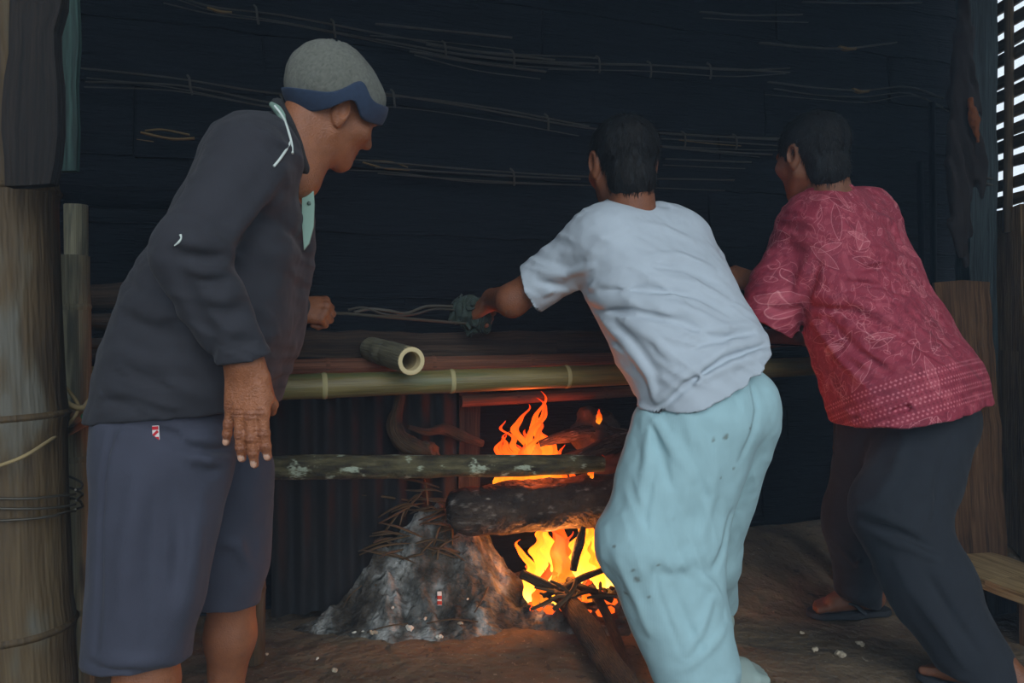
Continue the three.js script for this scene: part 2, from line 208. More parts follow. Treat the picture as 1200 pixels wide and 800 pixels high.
function finish(P, N, I, color, uvf) {
  { let sgn = 0; for (let t = 0; t + 2 < I.length; t += 3) { const a = I[t] * 3, b = I[t + 1] * 3, c = I[t + 2] * 3; const ux = P[b] - P[a], uy = P[b + 1] - P[a + 1], uz = P[b + 2] - P[a + 2], vx = P[c] - P[a], vy = P[c + 1] - P[a + 1], vz = P[c + 2] - P[a + 2]; sgn += Math.sign((uy * vz - uz * vy) * N[a] + (uz * vx - ux * vz) * N[a + 1] + (ux * vy - uy * vx) * N[a + 2]); } if (sgn < 0) for (let t = 0; t < I.length; t += 3) { const k = I[t + 1]; I[t + 1] = I[t + 2]; I[t + 2] = k; } }
  // box-projected uv in metres unless uvf is given; vertices are split where the projection changes
  let pos, nor, idx, uv;
  if (uvf) { pos = P; nor = N; idx = I; uv = []; for (let v = 0; v < P.length; v += 3) uv.push(...uvf(P[v], P[v + 1], P[v + 2])); }
  else { pos = []; nor = []; idx = []; uv = []; const map = new Map(); for (let t = 0; t < I.length; t += 3) { let a = 0, b = 0, c = 0; for (let q = 0; q < 3; q++) { const v = I[t + q] * 3; a += N[v]; b += N[v + 1]; c += N[v + 2]; } a = Math.abs(a); b = Math.abs(b); c = Math.abs(c); const ax = a >= b && a >= c ? 0 : b >= c ? 1 : 2; for (let q = 0; q < 3; q++) { const v = I[t + q], key = v * 3 + ax; let o = map.get(key); if (o === undefined) { o = pos.length / 3; map.set(key, o); const x = P[v * 3], y = P[v * 3 + 1], z = P[v * 3 + 2]; pos.push(x, y, z); nor.push(N[v * 3], N[v * 3 + 1], N[v * 3 + 2]); uv.push(...(ax === 0 ? [z, y] : ax === 1 ? [x, z] : [x, y])); } idx.push(o); } } }
  const g = new THREE.BufferGeometry(); g.setAttribute('position', new THREE.Float32BufferAttribute(pos, 3)); g.setAttribute('normal', new THREE.Float32BufferAttribute(nor, 3)); g.setAttribute('uv', new THREE.Float32BufferAttribute(uv, 2)); g.setIndex(idx);
  const n = pos.length / 3, c = new Float32Array(n * 3); for (let i = 0; i < n; i++) { const k = color ? color(pos[i * 3], pos[i * 3 + 1], pos[i * 3 + 2], nor[i * 3], nor[i * 3 + 1], nor[i * 3 + 2]) : [1, 1, 1]; c[i * 3] = k[0]; c[i * 3 + 1] = k[1]; c[i * 3 + 2] = k[2]; } g.setAttribute('color', new THREE.BufferAttribute(c, 3));
  return g;
}
const lin = (h) => { const c = new THREE.Color(h); return [c.r, c.g, c.b]; };

// ================================================================ THE PLACE
const SLOPE = 0.325;                                                         // the back wall and the hearth rails recede to the right
const wallD = (px, off = 0) => (2.849 - off) / (1 - SLOPE * (px - 600) / F);  // distance of the back wall along a pixel column, off metres nearer
const along = V(1, 0, -SLOPE).normalize(), out = V(SLOPE, 0, 1).normalize().multiplyScalar(1);   // along the wall, and out of it into the room
out.set(-along.z * 0, 0, 0).copy(V(0, 1, 0).cross(along).multiplyScalar(-1)); if (out.z < 0) out.negate();
const wallPt = (px, py, off = 0) => W(px, py, wallD(px, off));

{ // floor of beaten earth
  const g = new THREE.PlaneGeometry(9, 9, 180, 180); g.rotateX(-Math.PI / 2); const p = g.attributes.position, uv = g.attributes.uv;
  for (let i = 0; i < p.count; i++) { const x = p.getX(i), z = p.getZ(i) - 1.2; p.setZ(i, z); const bank = 0.13 * smooth(0.55, 0.05, Math.abs((z + 2.849 + SLOPE * x) / 1.05)) * smooth(-0.2, 0.5, x); p.setY(i, bank + 0.012 * fbm(x * 2, 0, z * 2) + 0.006 * fbm(x * 9, 3, z * 9) - 0.004); uv.setXY(i, x, z); }
  g.computeVertexNormals(); struct(mesh('floor', g, M.earth));
}
{ // back wall: soot-black boards over a frame
  const c = V(-0.38, 1.35, -2.849 + 0.38 * SLOPE - 0.05), g = new THREE.Group(); g.name = 'wall_back'; struct(g); g.position.copy(c); g.quaternion.setFromRotationMatrix(new THREE.Matrix4().makeBasis(along, V(0, 1, 0), out)); scene.add(g);
  mesh('backing', new THREE.BoxGeometry(5.0, 2.9, 0.05), M.soot, g).position.z = -0.05;
  const levels = [2.75, 2.52, 2.31, 2.105, 1.9, 1.7, 1.477, 1.26, 1.04, 0.83, 0.6, 0.37, 0.14, -0.05];
  for (let i = 0; i < levels.length - 1; i++) { const h = levels[i] - levels[i + 1]; let x = -2.5; while (x < 2.45) { const w = Math.min(rr(1.4, 2.3), 2.5 - x); const b = board(h + 0.025, w - 0.006, 0.016, { ny: 14, nx: 3, rough: 0.007 }); b.rotateZ(Math.PI / 2); b.rotateX(-0.06); const m = mesh('plank', b, M.soot, g); m.position.set(x + w / 2, (levels[i] + levels[i + 1]) / 2 - c.y, rr(0, 0.006)); m.rotation.z = rr(-0.006, 0.006); x += w; } }
  // split-bamboo battens tied over the joints, frayed and drooping
  const strip = (pts, r, mat) => mesh('bamboo_strip', sweep(pts.map(([px, py, off]) => g.worldToLocal(wallPt(px, py, off ?? 0.045))), r, 6, { sub: 5, flat: 0.45, vscale: 0.8, bump: (a, b, l) => 0.35 * noise(l * 14, a, b) }), mat, g);
  g.updateMatrixWorld(true);
  const lines = [[[200, -8], [240, 6], [330, 18], [480, 46], [560, 60], [700, 68]], [[440, 46], [560, 66], [680, 74], [800, 78], [925, 85]], [[640, 74], [760, 76], [860, 82], [925, 80]], [[95, 80], [200, 91], [330, 110], [450, 112], [560, 124], [690, 148]], [[100, 96], [210, 100], [330, 122], [420, 126]], [[430, 106], [560, 127], [690, 150], [800, 158], [930, 165]], [[770, 155], [850, 160], [915, 162]], [[775, 172], [850, 178], [905, 181]], [[780, 186], [850, 189], [880, 190]], [[380, 184], [450, 190], [560, 199], [690, 207], [860, 211]], [[440, 196], [560, 204], [680, 210]], [[890, 50], [940, 55], [985, 57], [1050, 50]], [[900, 96], [960, 103], [1010, 106], [1065, 102], [1105, 115]], [[940, 2], [1010, 4], [1080, 3]], [[820, 14], [880, 18], [940, 17]], [[440, 28], [520, 36], [600, 44]], [[480, 60], [560, 74], [640, 84]], [[500, 52], [570, 62], [650, 70]]];
  lines.forEach((l, i) => { strip(l, rr(0.006, 0.009), M.sootStrip); if (i % 2 === 0) strip(l.map(([x, y], k) => [x + rr(-8, 8), y + 6 + rr(-2, 2) + k * 0.6]), rr(0.0035, 0.006), M.sootStrip); if (i % 3 === 0) strip(l.map(([x, y]) => [x + rr(-12, 12), y + 13 + rr(-3, 3)]), 0.004, M.sootStrip); });
  strip([[165, 155], [185, 160], [205, 163], [228, 162]], 0.009, M.strawStrip); strip([[170, 153], [190, 152], [222, 158]], 0.007, M.strawStrip); strip([[160, 163], [180, 166]], 0.003, M.strawStrip);
  strip([[243, 9], [258, 14], [272, 15]], 0.009, M.strawStrip); strip([[425, 190], [450, 197], [480, 199]], 0.006, M.strawStrip); strip([[432, 188], [460, 190], [478, 196]], 0.004, M.strawStrip);
  strip([[983, 55], [993, 58], [1002, 57]], 0.013, M.strawStrip); strip([[999, 104], [1008, 108], [1017, 107]], 0.012, M.strawStrip);
  strip([[795, 164], [830, 168], [868, 171]], 0.004, M.strawStrip); strip([[800, 175], [850, 180], [890, 184]], 0.003, M.sootStrip);
  // ties round the battens
  for (const [px, py] of [[222, 96], [330, 118], [395, 122], [460, 112], [300, 14], [390, 30], [520, 55], [600, 65], [700, 72], [760, 78], [830, 80], [640, 140], [720, 152], [800, 160], [860, 163], [600, 204], [760, 210]]) { const q = g.worldToLocal(wallPt(px, py + 3, 0.04)); mesh('tie', sweep([q.clone().add(V(-0.006, 0.028, 0)), q.clone().add(V(0, 0.016, 0.014)), q.clone().add(V(0.004, -0.016, 0.014)), q.clone().add(V(0.008, -0.03, 0))], 0.004, 5, { sub: 3 }), M.sootStrip, g); }
  for (const [px, y0, y1] of [[1078, 190, 420], [1092, 120, 560]]) mesh('stud', sweep([g.worldToLocal(wallPt(px, y0, 0.04)), g.worldToLocal(wallPt(px + 2, (y0 + y1) / 2, 0.04)), g.worldToLocal(wallPt(px, y1, 0.04))], 0.014, 7, { sub: 4 }), M.soot, g);
}
{ // roof and its front edge, left wall
  const r = mesh('ceiling', new THREE.BoxGeometry(4.5, 0.06, 3.4), M.roof); r.position.set(-0.2, 2.68, -2.3); r.rotation.x = 0.0; struct(r);
  for (let i = 0; i < 4; i++) { const b = mesh('rafter', new THREE.BoxGeometry(4.3, 0.07, 0.06), M.plankDark, r); b.position.set(0, -0.065, -1.3 + i * 0.85); }
  const l = mesh('wall_left', new THREE.BoxGeometry(0.06, 2.7, 2.6), M.soot); l.position.set(-2.25, 1.3, -1.3); struct(l);
}
{ // right wall: lattice of bamboo slats above vertical boards
  const X = 1.99, g = new THREE.Group(); g.name = 'wall_right'; struct(g); g.position.set(X, 0, -2.6); scene.add(g);
  const z0 = -0.86, z1 = 1.5;
  let y = 1.44; const bx = (w, h, t, x, yy, z, m, name) => { const o = mesh(name, board(w, h, t), m, g); o.position.set(x, yy, z); return o; };
  for (let i = 0; i < 17; i++) { const b = board(0.045 + rr(-0.004, 0.006), z1 - z0, 0.012, { ny: 24, rough: 0.004 }); b.rotateZ(Math.PI / 2); b.rotateY(Math.PI / 2); const m = mesh('slat', b, M.slat, g); m.position.set(0, y, (z0 + z1) / 2); m.rotation.x = rr(-0.012, 0.012); y += 0.071 + rr(-0.004, 0.004); }
  for (const [z, w] of [[-0.55, 0.035], [0.1, 0.04], [0.75, 0.04]]) { const m = mesh('upright', sweep([V(-0.03, 1.3, z), V(-0.028, 2.0, z + 0.008), V(-0.03, 2.6, z)], w / 2, 8, { sub: 6, vscale: 0.8 }), M.slat, g); }
  { const b = board(0.05, 1.36, 0.02, { ny: 60, rough: 0.022 }); b.rotateY(Math.PI / 2); mesh('batten', b, M.plankDark, g).position.set(0, 0.68, -0.71); }
  let z = -0.675; for (let i = 0; i < 10; i++) { const w = rr(0.2, 0.25), h = 1.42 + rr(-0.02, 0.02); const b = board(w - 0.012, h, 0.025, { ny: 20, rough: 0.006 }); b.rotateY(Math.PI / 2); const m = mesh('board', b, M.plankWarm, g); m.position.set(rr(-0.01, 0.01) - 0.01, h / 2 - 0.01, z + w / 2); m.rotation.z = rr(-0.01, 0.01); z += w; }
}
// corner post, boards and rag at the right end of the back wall
{ const g = group('corner_post', W(1144, 640, 3.12).setY(0)); mesh('post_shaft', board(0.105, 2.58, 0.1, { ny: 40, rough: 0.006 }).translate(0, 1.29, 0), M.greyPost, g); mesh('knot_of_cord', sweep(Array.from({ length: 17 }, (_, i) => V(0.062 * Math.cos(i * 0.785), 1.47 + i * 0.003, 0.06 * Math.sin(i * 0.785))), 0.006, 5), M.wire, g); tag(g, 'grey-green weathered corner post beside the slatted bamboo lattice', 'post'); }
{ const b = mesh('wide_board', board(0.2, 1.1, 0.024, { ny: 24, rough: 0.008 }), M.plank); b.position.copy(W(1137, 480, 3.02)).setY(0.55); b.rotation.set(-0.03, -0.12, 0.045); tag(b, 'upright brown board leaning against the grey corner post', 'board');
  const c = mesh('wide_board', board(0.14, 0.95, 0.022, { ny: 24, rough: 0.008 }), M.plankDark); c.position.copy(W(1108, 520, 3.06)).setY(0.475); c.rotation.set(-0.03, -0.1, -0.02); tag(c, 'narrow dark board leaning behind the brown one in the corner', 'board'); }
{ // hanging rag
  const pts = [[1128, -25], [1130, 40], [1126, 110], [1133, 170], [1128, 230], [1131, 310]], c = pts.map(([x, y]) => W(x, y, 2.98));
  const lobes = [...chain(c, [0.012, 0.03, 0.042, 0.036, 0.03, 0.012]), ...chain([W(1118, 120, 2.97), W(1119, 190, 2.97), W(1123, 260, 2.97), W(1126, 300, 2.97)], [0.014, 0.03, 0.026, 0.012]), ...chain([W(1140, 100, 2.96), W(1146, 190, 2.96), W(1151, 232, 2.96)], [0.012, 0.026, 0.007])];
  const s = shift(join(0.02, ...lobes), (x, y, z) => 0.007 * Math.sin((x * 60 + y * 14) * 2.4) * (0.5 + noise(x * 9, y * 5, z * 9)) + 0.006 * noise(x * 18, y * 9, z * 18));
  const r = mesh('hanging_rag', skinOf(s, 0.007), std({ color: 0x2c2523, bumpMap: clothBump, bumpScale: 0.004 })); tag(r, 'dark twisted rag hanging down the grey corner post', 'cloth');
  const o = shift(join(0.015, ...chain([W(1137, 118, 2.93), W(1141, 140, 2.92), W(1146, 165, 2.93)], [0.011, 0.016, 0.006])), (x, y, z) => 0.004 * noise(x * 50, y * 30, z * 50));
  tag(mesh('rag_scrap', skinOf(o, 0.005), std({ color: 0x7a4422 })), 'small rust-coloured scrap tied into the dark hanging rag', 'cloth'); }

// left foreground posts
bamboo('bamboo_post', W(28, 960, 1.5).setY(0), W(-14, -210, 1.5), 0.098, 0.09, M.bambooPost, { step: 0.42, first: 0.36, seg: 28 });
tag(scene.children.at(-1), 'thick weathered bamboo post bound with wire behind the standing man', 'post');
bamboo('bamboo_post', W(90, 830, 1.76).setY(0), W(84, 300, 1.76), 0.038, 0.036, M.bambooGrey, { step: 0.36, first: 0.3 });
tag(scene.children.at(-1), 'slim pale bamboo post between the thick post and the man in shorts', 'post');
{ const a = W(62, 503, 1.6), b = W(150, 462, 2.05), g = bamboo('bamboo_crosspiece', a, b, 0.026, 0.028, M.bambooGrey, { step: 0.3, first: 0.2 }); mesh('cut_face', place(g, sweep([a.clone().lerp(b, -0.004), a.clone().lerp(b, 0.01)], 0.0245, 16)), M.bambooCut, g); tag(g, 'short bamboo crosspiece with a pale sawn end lashed to the posts', 'bamboo'); }
{ const c = W(25, 585, 1.5), g = group('binding_wire', c); for (let k = 0; k < 3; k++) { const pts = []; for (let i = 0; i <= 24; i++) { const a = i / 24 * 6.283; pts.push(V(0.102 * Math.cos(a), k * 0.018 - 0.01 + 0.006 * noise(a, k, 0) - 0.012 * Math.cos(a), 0.102 * Math.sin(a))); } mesh('wire_turn', sweep(pts, 0.0025, 5), M.wire, g); } tag(g, 'turns of thin wire wound round the thick bamboo post', 'wire'); }
tag(mesh('tie_string', sweep([W(-20, 552, 1.385), W(25, 536, 1.385), W(52, 520, 1.44), W(78, 500, 1.555), W(92, 478, 1.6), W(84, 462, 1.62), W(70, 446, 1.6)], 0.0035, 6, { sub: 6 }), M.rope), 'loose pale string looped over the sawn crosspiece and post', 'string');
tag(mesh('tie_rope', sweep([W(66, 445, 1.57), W(72, 462, 1.57), W(82, 474, 1.58), W(96, 478, 1.6), W(104, 470, 1.64)], 0.006, 6, { sub: 6 }), M.rope), 'thick yellowish rope end hanging above the sawn crosspiece', 'rope');
tag(mesh('plastic_scrap', skinOf(shift(join(0.01, cap(W(100, 488, 1.62), W(108, 492, 1.62), 0.007, 0.005), cap(W(106, 484, 1.62), W(108, 500, 1.62), 0.005, 0.004)), (x, y, z) => 0.003 * noise(x * 80, y * 80, z * 80)), 0.003), std({ color: 0x3f7a5c, roughness: 0.5 })), 'scrap of green plastic tied at the bamboo crosspiece', 'plastic');
tag(mesh('plastic_scrap', skinOf(shift(cap(W(109, 503, 1.63), W(109, 516, 1.63), 0.006, 0.004), (x, y, z) => 0.003 * noise(x * 80, y * 80, z * 80)), 0.003), std({ color: 0x7d1d20, roughness: 0.5 })), 'scrap of red plastic hanging below the green one', 'plastic');
{ const b = mesh('hanging_board', board(0.08, 1.05, 0.03, { ny: 24, rough: 0.008 }), M.boardDark); b.position.copy(W(50, -110, 1.36)); b.position.y = W(0, 218, 1.36).y + 0.525; b.rotation.set(0, 0.1, -0.035); tag(b, 'dark board hanging from the roof before the thick post', 'board');
  const t = mesh('hanging_board', board(0.05, 1.0, 0.02, { ny: 24, rough: 0.003 }), M.tealWood); t.position.copy(W(76, 0, 1.55)); t.position.y = W(0, 200, 1.55).y + 0.5; t.rotation.y = 0.2; tag(t, 'narrow teal-painted board hanging from the roof beside the dark one', 'board'); }
// dark rack in the gloom behind the standing man
{ const g = group('storage_rack', W(100, 640, 2.25).setY(0)); const pole = (a, b, r, m, n) => mesh(n, place(g, sweep([a, a.clone().lerp(b, 0.5).add(V(0, -0.008, 0)), b], r, 9, { sub: 5, bump: (x, y, l) => 0.1 * noise(x, y, l * 8), vscale: 0.8 })), m, g);
  pole(W(89, 240, 2.1), W(89, 900, 2.1).setY(0), 0.03, M.bambooGrey, 'upright'); pole(W(40, 348, 2.08), W(190, 342, 2.2), 0.035, M.plankDark, 'shelf_pole'); pole(W(40, 375, 2.06), W(190, 372, 2.2), 0.022, M.plankDark, 'shelf_pole'); pole(W(55, 225, 2.14), W(220, 232, 2.26), 0.03, M.soot, 'shelf_pole'); pole(W(60, 408, 2.05), W(190, 402, 2.2), 0.03, M.plankDark, 'shelf_pole');
  tag(g, 'dark pole rack in the gloom behind the standing man', 'rack'); }
bamboo('bamboo_stub', W(93, 432, 1.98), W(92, 376, 1.98), 0.021, 0.02, M.bambooGrey, { step: 0.3, first: 0.05 }); tag(scene.children.at(-1), 'short grey-green bamboo stub standing in the dark rack', 'bamboo');
bamboo('bamboo_bundle_pole', W(58, 452, 1.82), W(210, 440, 2.02), 0.04, 0.036, M.bambooGreen, { step: 0.4, first: 0.3 }); tag(scene.children.at(-1), 'yellowish bamboo pole passing behind the man in the dark shirt', 'bamboo');

// ---------------------------------------------------------------- hearth frame
const railAt = (px, py, off) => { const d = (2.352 - off) / (1 - SLOPE * (px - 600) / F); return W(px, py, d); };   // a line parallel to the back wall
{ const g = bamboo('bamboo_rail', railAt(285, 455, 0), railAt(1010, 426, 0), 0.0345, 0.031, M.bambooGreen, { step: 0.33, first: 0.21, bend: 0.004, ringMat: std({ color: 0x9d9468, roughness: 0.7 }) }); tag(g, 'long green bamboo rail along the front of the hearth', 'bamboo'); }
{ const g = bamboo('bamboo_tube', W(482, 423, 2.09), W(436, 409, 2.38), 0.0375, 0.037, M.bambooGrey, { step: 0.5, first: 0.3, hollowStart: true }); tag(g, 'short hollow bamboo tube resting open-ended on the green rail', 'bamboo'); }
tag(mesh('lichen_log', sweep([railAt(286, 549, 0), railAt(400, 547, 0), railAt(520, 546, 0), railAt(620, 545, 0), railAt(706, 543, 0)], [0.031, 0.034, 0.032, 0.032, 0.026], 16, { sub: 8, bump: (x, y, l) => 0.1 * noise(x * 1.3, y * 1.3, l * 8), vscale: 1, uscale: 1 }), M.lichenLog), 'horizontal pole spotted with pale lichen across the hearth front', 'log');
{ const a = railAt(318, 401, -0.22), b = railAt(840, 404, -0.22), L = a.distanceTo(b), p = mesh('rack_plank', board(0.078, L, 0.04, { ny: 40, rough: 0.006 }).rotateZ(Math.PI / 2), M.plankDark); p.position.copy(a.clone().lerp(b, 0.5)); p.rotation.y = Math.atan(SLOPE); tag(p, 'long sooty plank on edge above the hearth rail', 'plank'); }
{ const g = bamboo('bamboo_pole', railAt(300, 432, -0.16), railAt(800, 420, -0.16), 0.026, 0.024, M.fireTintWood, { step: 0.34, first: 0.2 }); tag(g, 'bamboo pole under the plank, firelight red mixed into its colour', 'bamboo'); }
{ const g = bamboo('bamboo_pole', railAt(540, 470, -0.36), railAt(800, 455, -0.36), 0.02, 0.02, M.fireTintWood, { step: 0.34, first: 0.2 }); tag(g, 'thin bar behind the flames, low under the rack', 'bamboo'); }
{ const b = W(548, 500, 2.78), p = mesh('hearth_post', board(0.075, 0.82, 0.05, { ny: 14 }), M.plankDark); p.position.set(b.x, 0.41, b.z); p.rotation.y = Math.atan(SLOPE); tag(p, 'upright wooden post behind the fire, glowing red', 'post'); }
// posts that carry the rails, behind the men
for (const [px, lab] of [[296, 'bamboo post carrying the hearth rails behind the standing man'], [988, 'bamboo post carrying the end of the rail beside the dark trousers']]) { const q = railAt(px, 500, -0.085); bamboo('bamboo_post', V(q.x, 0, q.z), V(q.x, 0.95, q.z), 0.034, 0.032, M.bambooPost, { step: 0.3, first: 0.2 }); tag(scene.children.at(-1), lab, 'post'); }
{ // corrugated sheet against the back wall
  const a = wallPt(318, 560, 0.12), b = wallPt(536, 540, 0.12), L = Math.hypot(b.x - a.x, b.z - a.z), n = 96, g = new THREE.BufferGeometry(), P = [], I = [], U = []; for (let i = 0; i <= n; i++) for (let s = 0; s < 2; s++) for (let j = 0; j <= 1; j++) { const t = i / n, q = a.clone().lerp(b, t).addScaledVector(out, 0.012 * Math.sin(t * L / 0.076 * 6.283) + (s ? -0.002 : 0)); P.push(q.x, j ? 0.8 : 0.02, q.z); U.push(t * L, j * 0.78); }
  for (let i = 0; i < n; i++) { const k = i * 4; I.push(k, k + 4, k + 1, k + 1, k + 4, k + 5, k + 2, k + 3, k + 6, k + 3, k + 7, k + 6); } g.setAttribute('position', new THREE.Float32BufferAttribute(P, 3)); g.setAttribute('uv', new THREE.Float32BufferAttribute(U, 2)); g.setIndex(I); g.computeVertexNormals(); tag(mesh('corrugated_sheet', g, M.zinc), 'dark corrugated metal sheet standing behind the hearth', 'metal sheet'); }

// ---------------------------------------------------------------- ash mound, logs, stones
const moundC = W(495, 690, 2.66); moundC.y = 0;
function moundH(x, z) {
  const dx = x - moundC.x, dz = z - moundC.z, n = fbm(x * 3.5, 1, z * 3.5) * 0.55;
  const a = Math.hypot(dx / 0.54, dz / 0.33) + n * 0.3; let h = 0.42 * smooth(1.03, -0.05, a);
  const b = Math.hypot((dx - 0.48) / 0.4, (dz - 0.0) / 0.32) + n * 0.25; h = Math.max(h, 0.13 * smooth(1.0, 0.3, b));
  const c = Math.hypot((dx + 0.2) / 0.37, (dz - 0.02) / 0.27) + n * 0.3; h = Math.max(h, 0.19 * smooth(1, 0.0, c));
  return h - 0.012 + (0.035 * fbm(x * 9, 5, z * 9) + 0.016 * fbm(x * 26, 9, z * 26)) * smooth(0.0, 0.06, h);
}
{ const nx = 190, nz = 150, P = [], I = [], U = [], C = [];
  for (let k = 0; k <= nz; k++) for (let i = 0; i <= nx; i++) { const x = moundC.x - 0.62 + 1.55 * i / nx, zb = -(2.849 + SLOPE * x) + 0.17, z = lerp(zb, -2.12, k / nz); const h = moundH(x, z); P.push(x, h - 0.008, z); U.push(x, z - h);
    const m = fbm(x * 7 + 4, 2, z * 7), m2 = fbm(x * 26, 8, z * 26), m3 = fbm(x * 60, 3, z * 60, 2), brown = smooth(-0.16, 0.16, fbm(x * 5 + 9, 4, z * 5) + 0.22 * m2); let c = mixc([0.12, 0.125, 0.12], [0.5, 0.51, 0.5], 0.46 + m * 1.3 + m2 * 1.0 + m3 * 0.5); c = mixc(c, [0.07, 0.052, 0.036], brown * 0.85); C.push(...c); }
  for (let k = 0; k < nz; k++) for (let i = 0; i < nx; i++) { const a = k * (nx + 1) + i, b = a + nx + 1; I.push(a, b, a + 1, a + 1, b, b + 1); }
  const g = new THREE.BufferGeometry(); g.setAttribute('position', new THREE.Float32BufferAttribute(P, 3)); g.setAttribute('uv', new THREE.Float32BufferAttribute(U, 2)); g.setAttribute('color', new THREE.Float32BufferAttribute(C, 3)); g.setIndex(I); g.computeVertexNormals(); tag(mesh('ash_mound', g, M.ash), 'grey heap of wood ash and earth under the hearth', 'ash mound'); }
const knobbly = (amp, f, sd) => (x, y, l) => amp * noise(x * f + sd, y * f, l * 6) + amp * 0.5 * noise(x * f * 3, y * f * 3, l * 20 + sd);
tag(mesh('charred_log', sweep([W(524, 601, 2.47), W(530, 600, 2.47), W(545, 599, 2.47), W(600, 594, 2.5), W(660, 589, 2.54), W(730, 583, 2.58), W(790, 578, 2.62)], [0.03, 0.058, 0.073, 0.079, 0.08, 0.078, 0.07], 22, { sub: 8, bump: knobbly(0.13, 1.5, 3), vscale: 1 }), M.char), 'thick charred log lying over the burning fire gap', 'log');
function rock(name, c, r, sd, mat, lab, cat) { const q = new THREE.Quaternion().setFromEuler(new THREE.Euler(sd, sd * 2, sd * 3)), s = shift(ell(c, r, q), (x, y, z) => 0.03 * fbm(x * 8 + sd, y * 8, z * 8) + 0.015 * fbm(x * 25, y * 25, z * 25 + sd), 0.04); return tag(mesh(name, skinOf(s, 0.012), mat), lab, cat); }
rock('hearth_stone', W(735, 660, 2.8).setY(0.14), [0.17, 0.15, 0.15], 0.3, M.stone, 'large dark hearth stone low behind the pale trousers', 'stone');
rock('hearth_stone', W(725, 578, 2.78).setY(0.40), [0.15, 0.11, 0.12], 0.5, M.stone, 'blackened hearth stone in the middle of the stack', 'stone');
rock('hearth_stone', W(700, 515, 2.72).setY(0.565), [0.095, 0.075, 0.085], 1.1, M.stone, 'rounded sooty stone on top of the stack beside the flames', 'stone');
tag(mesh('charred_branch', sweep([W(632, 520, 2.68), W(660, 512, 2.68), W(700, 506, 2.66), W(742, 516, 2.68)], [0.012, 0.02, 0.028, 0.03], 12, { sub: 6, bump: knobbly(0.18, 1.4, 8) }), M.char), 'charred branch reaching from the stones into the flames', 'branch');
tag(mesh('charred_branch', sweep([W(640, 548, 2.6), W(680, 535, 2.6), W(720, 520, 2.62), W(750, 512, 2.64)], [0.018, 0.024, 0.028, 0.03], 12, { sub: 6, bump: knobbly(0.18, 1.4, 12) }), M.char), 'second charred branch propped lower against the stones', 'branch');
tag(mesh('gnarled_root', sweep([W(470, 455, 2.49), W(466, 478, 2.49), W(462, 498, 2.49), W(470, 516, 2.49), W(486, 526, 2.49), W(502, 532, 2.5)], [0.014, 0.018, 0.024, 0.03, 0.032, 0.02], 12, { sub: 6, bump: knobbly(0.28, 1.5, 2) }), M.bark), 'crooked gnarled root standing behind the lichen pole', 'root');
tag(mesh('dry_branch', sweep([W(478, 500, 2.48), W(500, 506, 2.52), W(522, 503, 2.6), W(545, 512, 2.62), W(566, 520, 2.64)], [0.007, 0.011, 0.02, 0.018, 0.012], 10, { sub: 6, bump: knobbly(0.25, 1.5, 5) }), M.bark), 'grey dry branch leaning from the gnarled root', 'branch');
rock('root_stump', W(500, 540, 2.54), [0.06, 0.05, 0.06], 2.2, M.bark, 'knobbly root stump at the foot of the gnarled root', 'root');
// firewood
const stick = (label, pts, rad, mat = M.bark, seg = 9) => tag(mesh('firewood_stick', sweep(pts, rad, seg, { sub: 6, bump: knobbly(0.16, 1.3, rr(0, 50)), vscale: 2 }), mat), label, 'firewood', 'firewood pushed into the fire');
stick('thick bark-covered branch running out of the fire across the floor', [W(655, 672, 2.5), W(676, 695, 2.36), W(705, 740, 2.14), W(738, 800, 1.93), W(765, 850, 1.78)].map((p, i) => p.setY([0.10, 0.075, 0.05, 0.036, 0.034][i])), [0.026, 0.034, 0.036, 0.034, 0.033], M.bark, 14);
stick('thin dark stick lying beside the thick branch', [W(690, 672, 2.5), W(706, 700, 2.4), W(735, 770, 2.12), W(745, 800, 2.02)].map((p, i) => p.setY([0.12, 0.085, 0.02, 0.014][i])), [0.012, 0.015, 0.014, 0.012], M.bark);
stick('short stick with a pale broken tip pointing out of the fire', [W(611, 672, 2.4), W(628, 680, 2.41), W(652, 690, 2.42), W(672, 694, 2.45)], [0.014, 0.016, 0.015, 0.013]);
stick('short charred stick standing up in front of the flames', [W(684, 617, 2.47), W(680, 634, 2.46), W(674, 655, 2.45), W(672, 668, 2.45)], [0.008, 0.014, 0.013, 0.012], M.char);
stick('forked stick leaning against the standing charred one', [W(706, 668, 2.46), W(684, 676, 2.44), W(662, 688, 2.42), W(636, 698, 2.4)], [0.009, 0.01, 0.01, 0.007]);
stick('bent pale stick lying over the thick branch', [W(648, 714, 2.33), W(662, 702, 2.34), W(672, 690, 2.35), W(675, 678, 2.38)], [0.006, 0.007, 0.007, 0.005], M.twig);
stick('slender stick slanting low between the fire and the trousers', [W(718, 704, 2.4), W(700, 694, 2.42), W(682, 688, 2.44), W(665, 678, 2.48)], [0.008, 0.01, 0.01, 0.008]);
stick('thin twiggy stick sloping down from the fire to the ash', [W(622, 714, 2.38), W(640, 706, 2.38), W(664, 694, 2.4)], [0.005, 0.006, 0.006], M.twig);
for (let i = 0; i < 16; i++) { const a = rr(0, 6.28), c = W(rr(628, 708), rr(684, 712), rr(2.36, 2.44)), l = rr(0.025, 0.06), e = V(Math.cos(a) * l, rr(-0.25, 0.3) * l, Math.sin(a) * l); tag(mesh('kindling', sweep([c.clone().sub(e), c.clone().add(V(0, 0.004, 0)), c.clone().add(e)], [0.004, 0.006, 0.004], 6, { sub: 3, bump: knobbly(0.2, 1.3, i) }), i % 3 ? M.bark : M.twig), 'short piece of kindling at the mouth of the fire', 'kindling', 'kindling at the mouth of the fire'); }
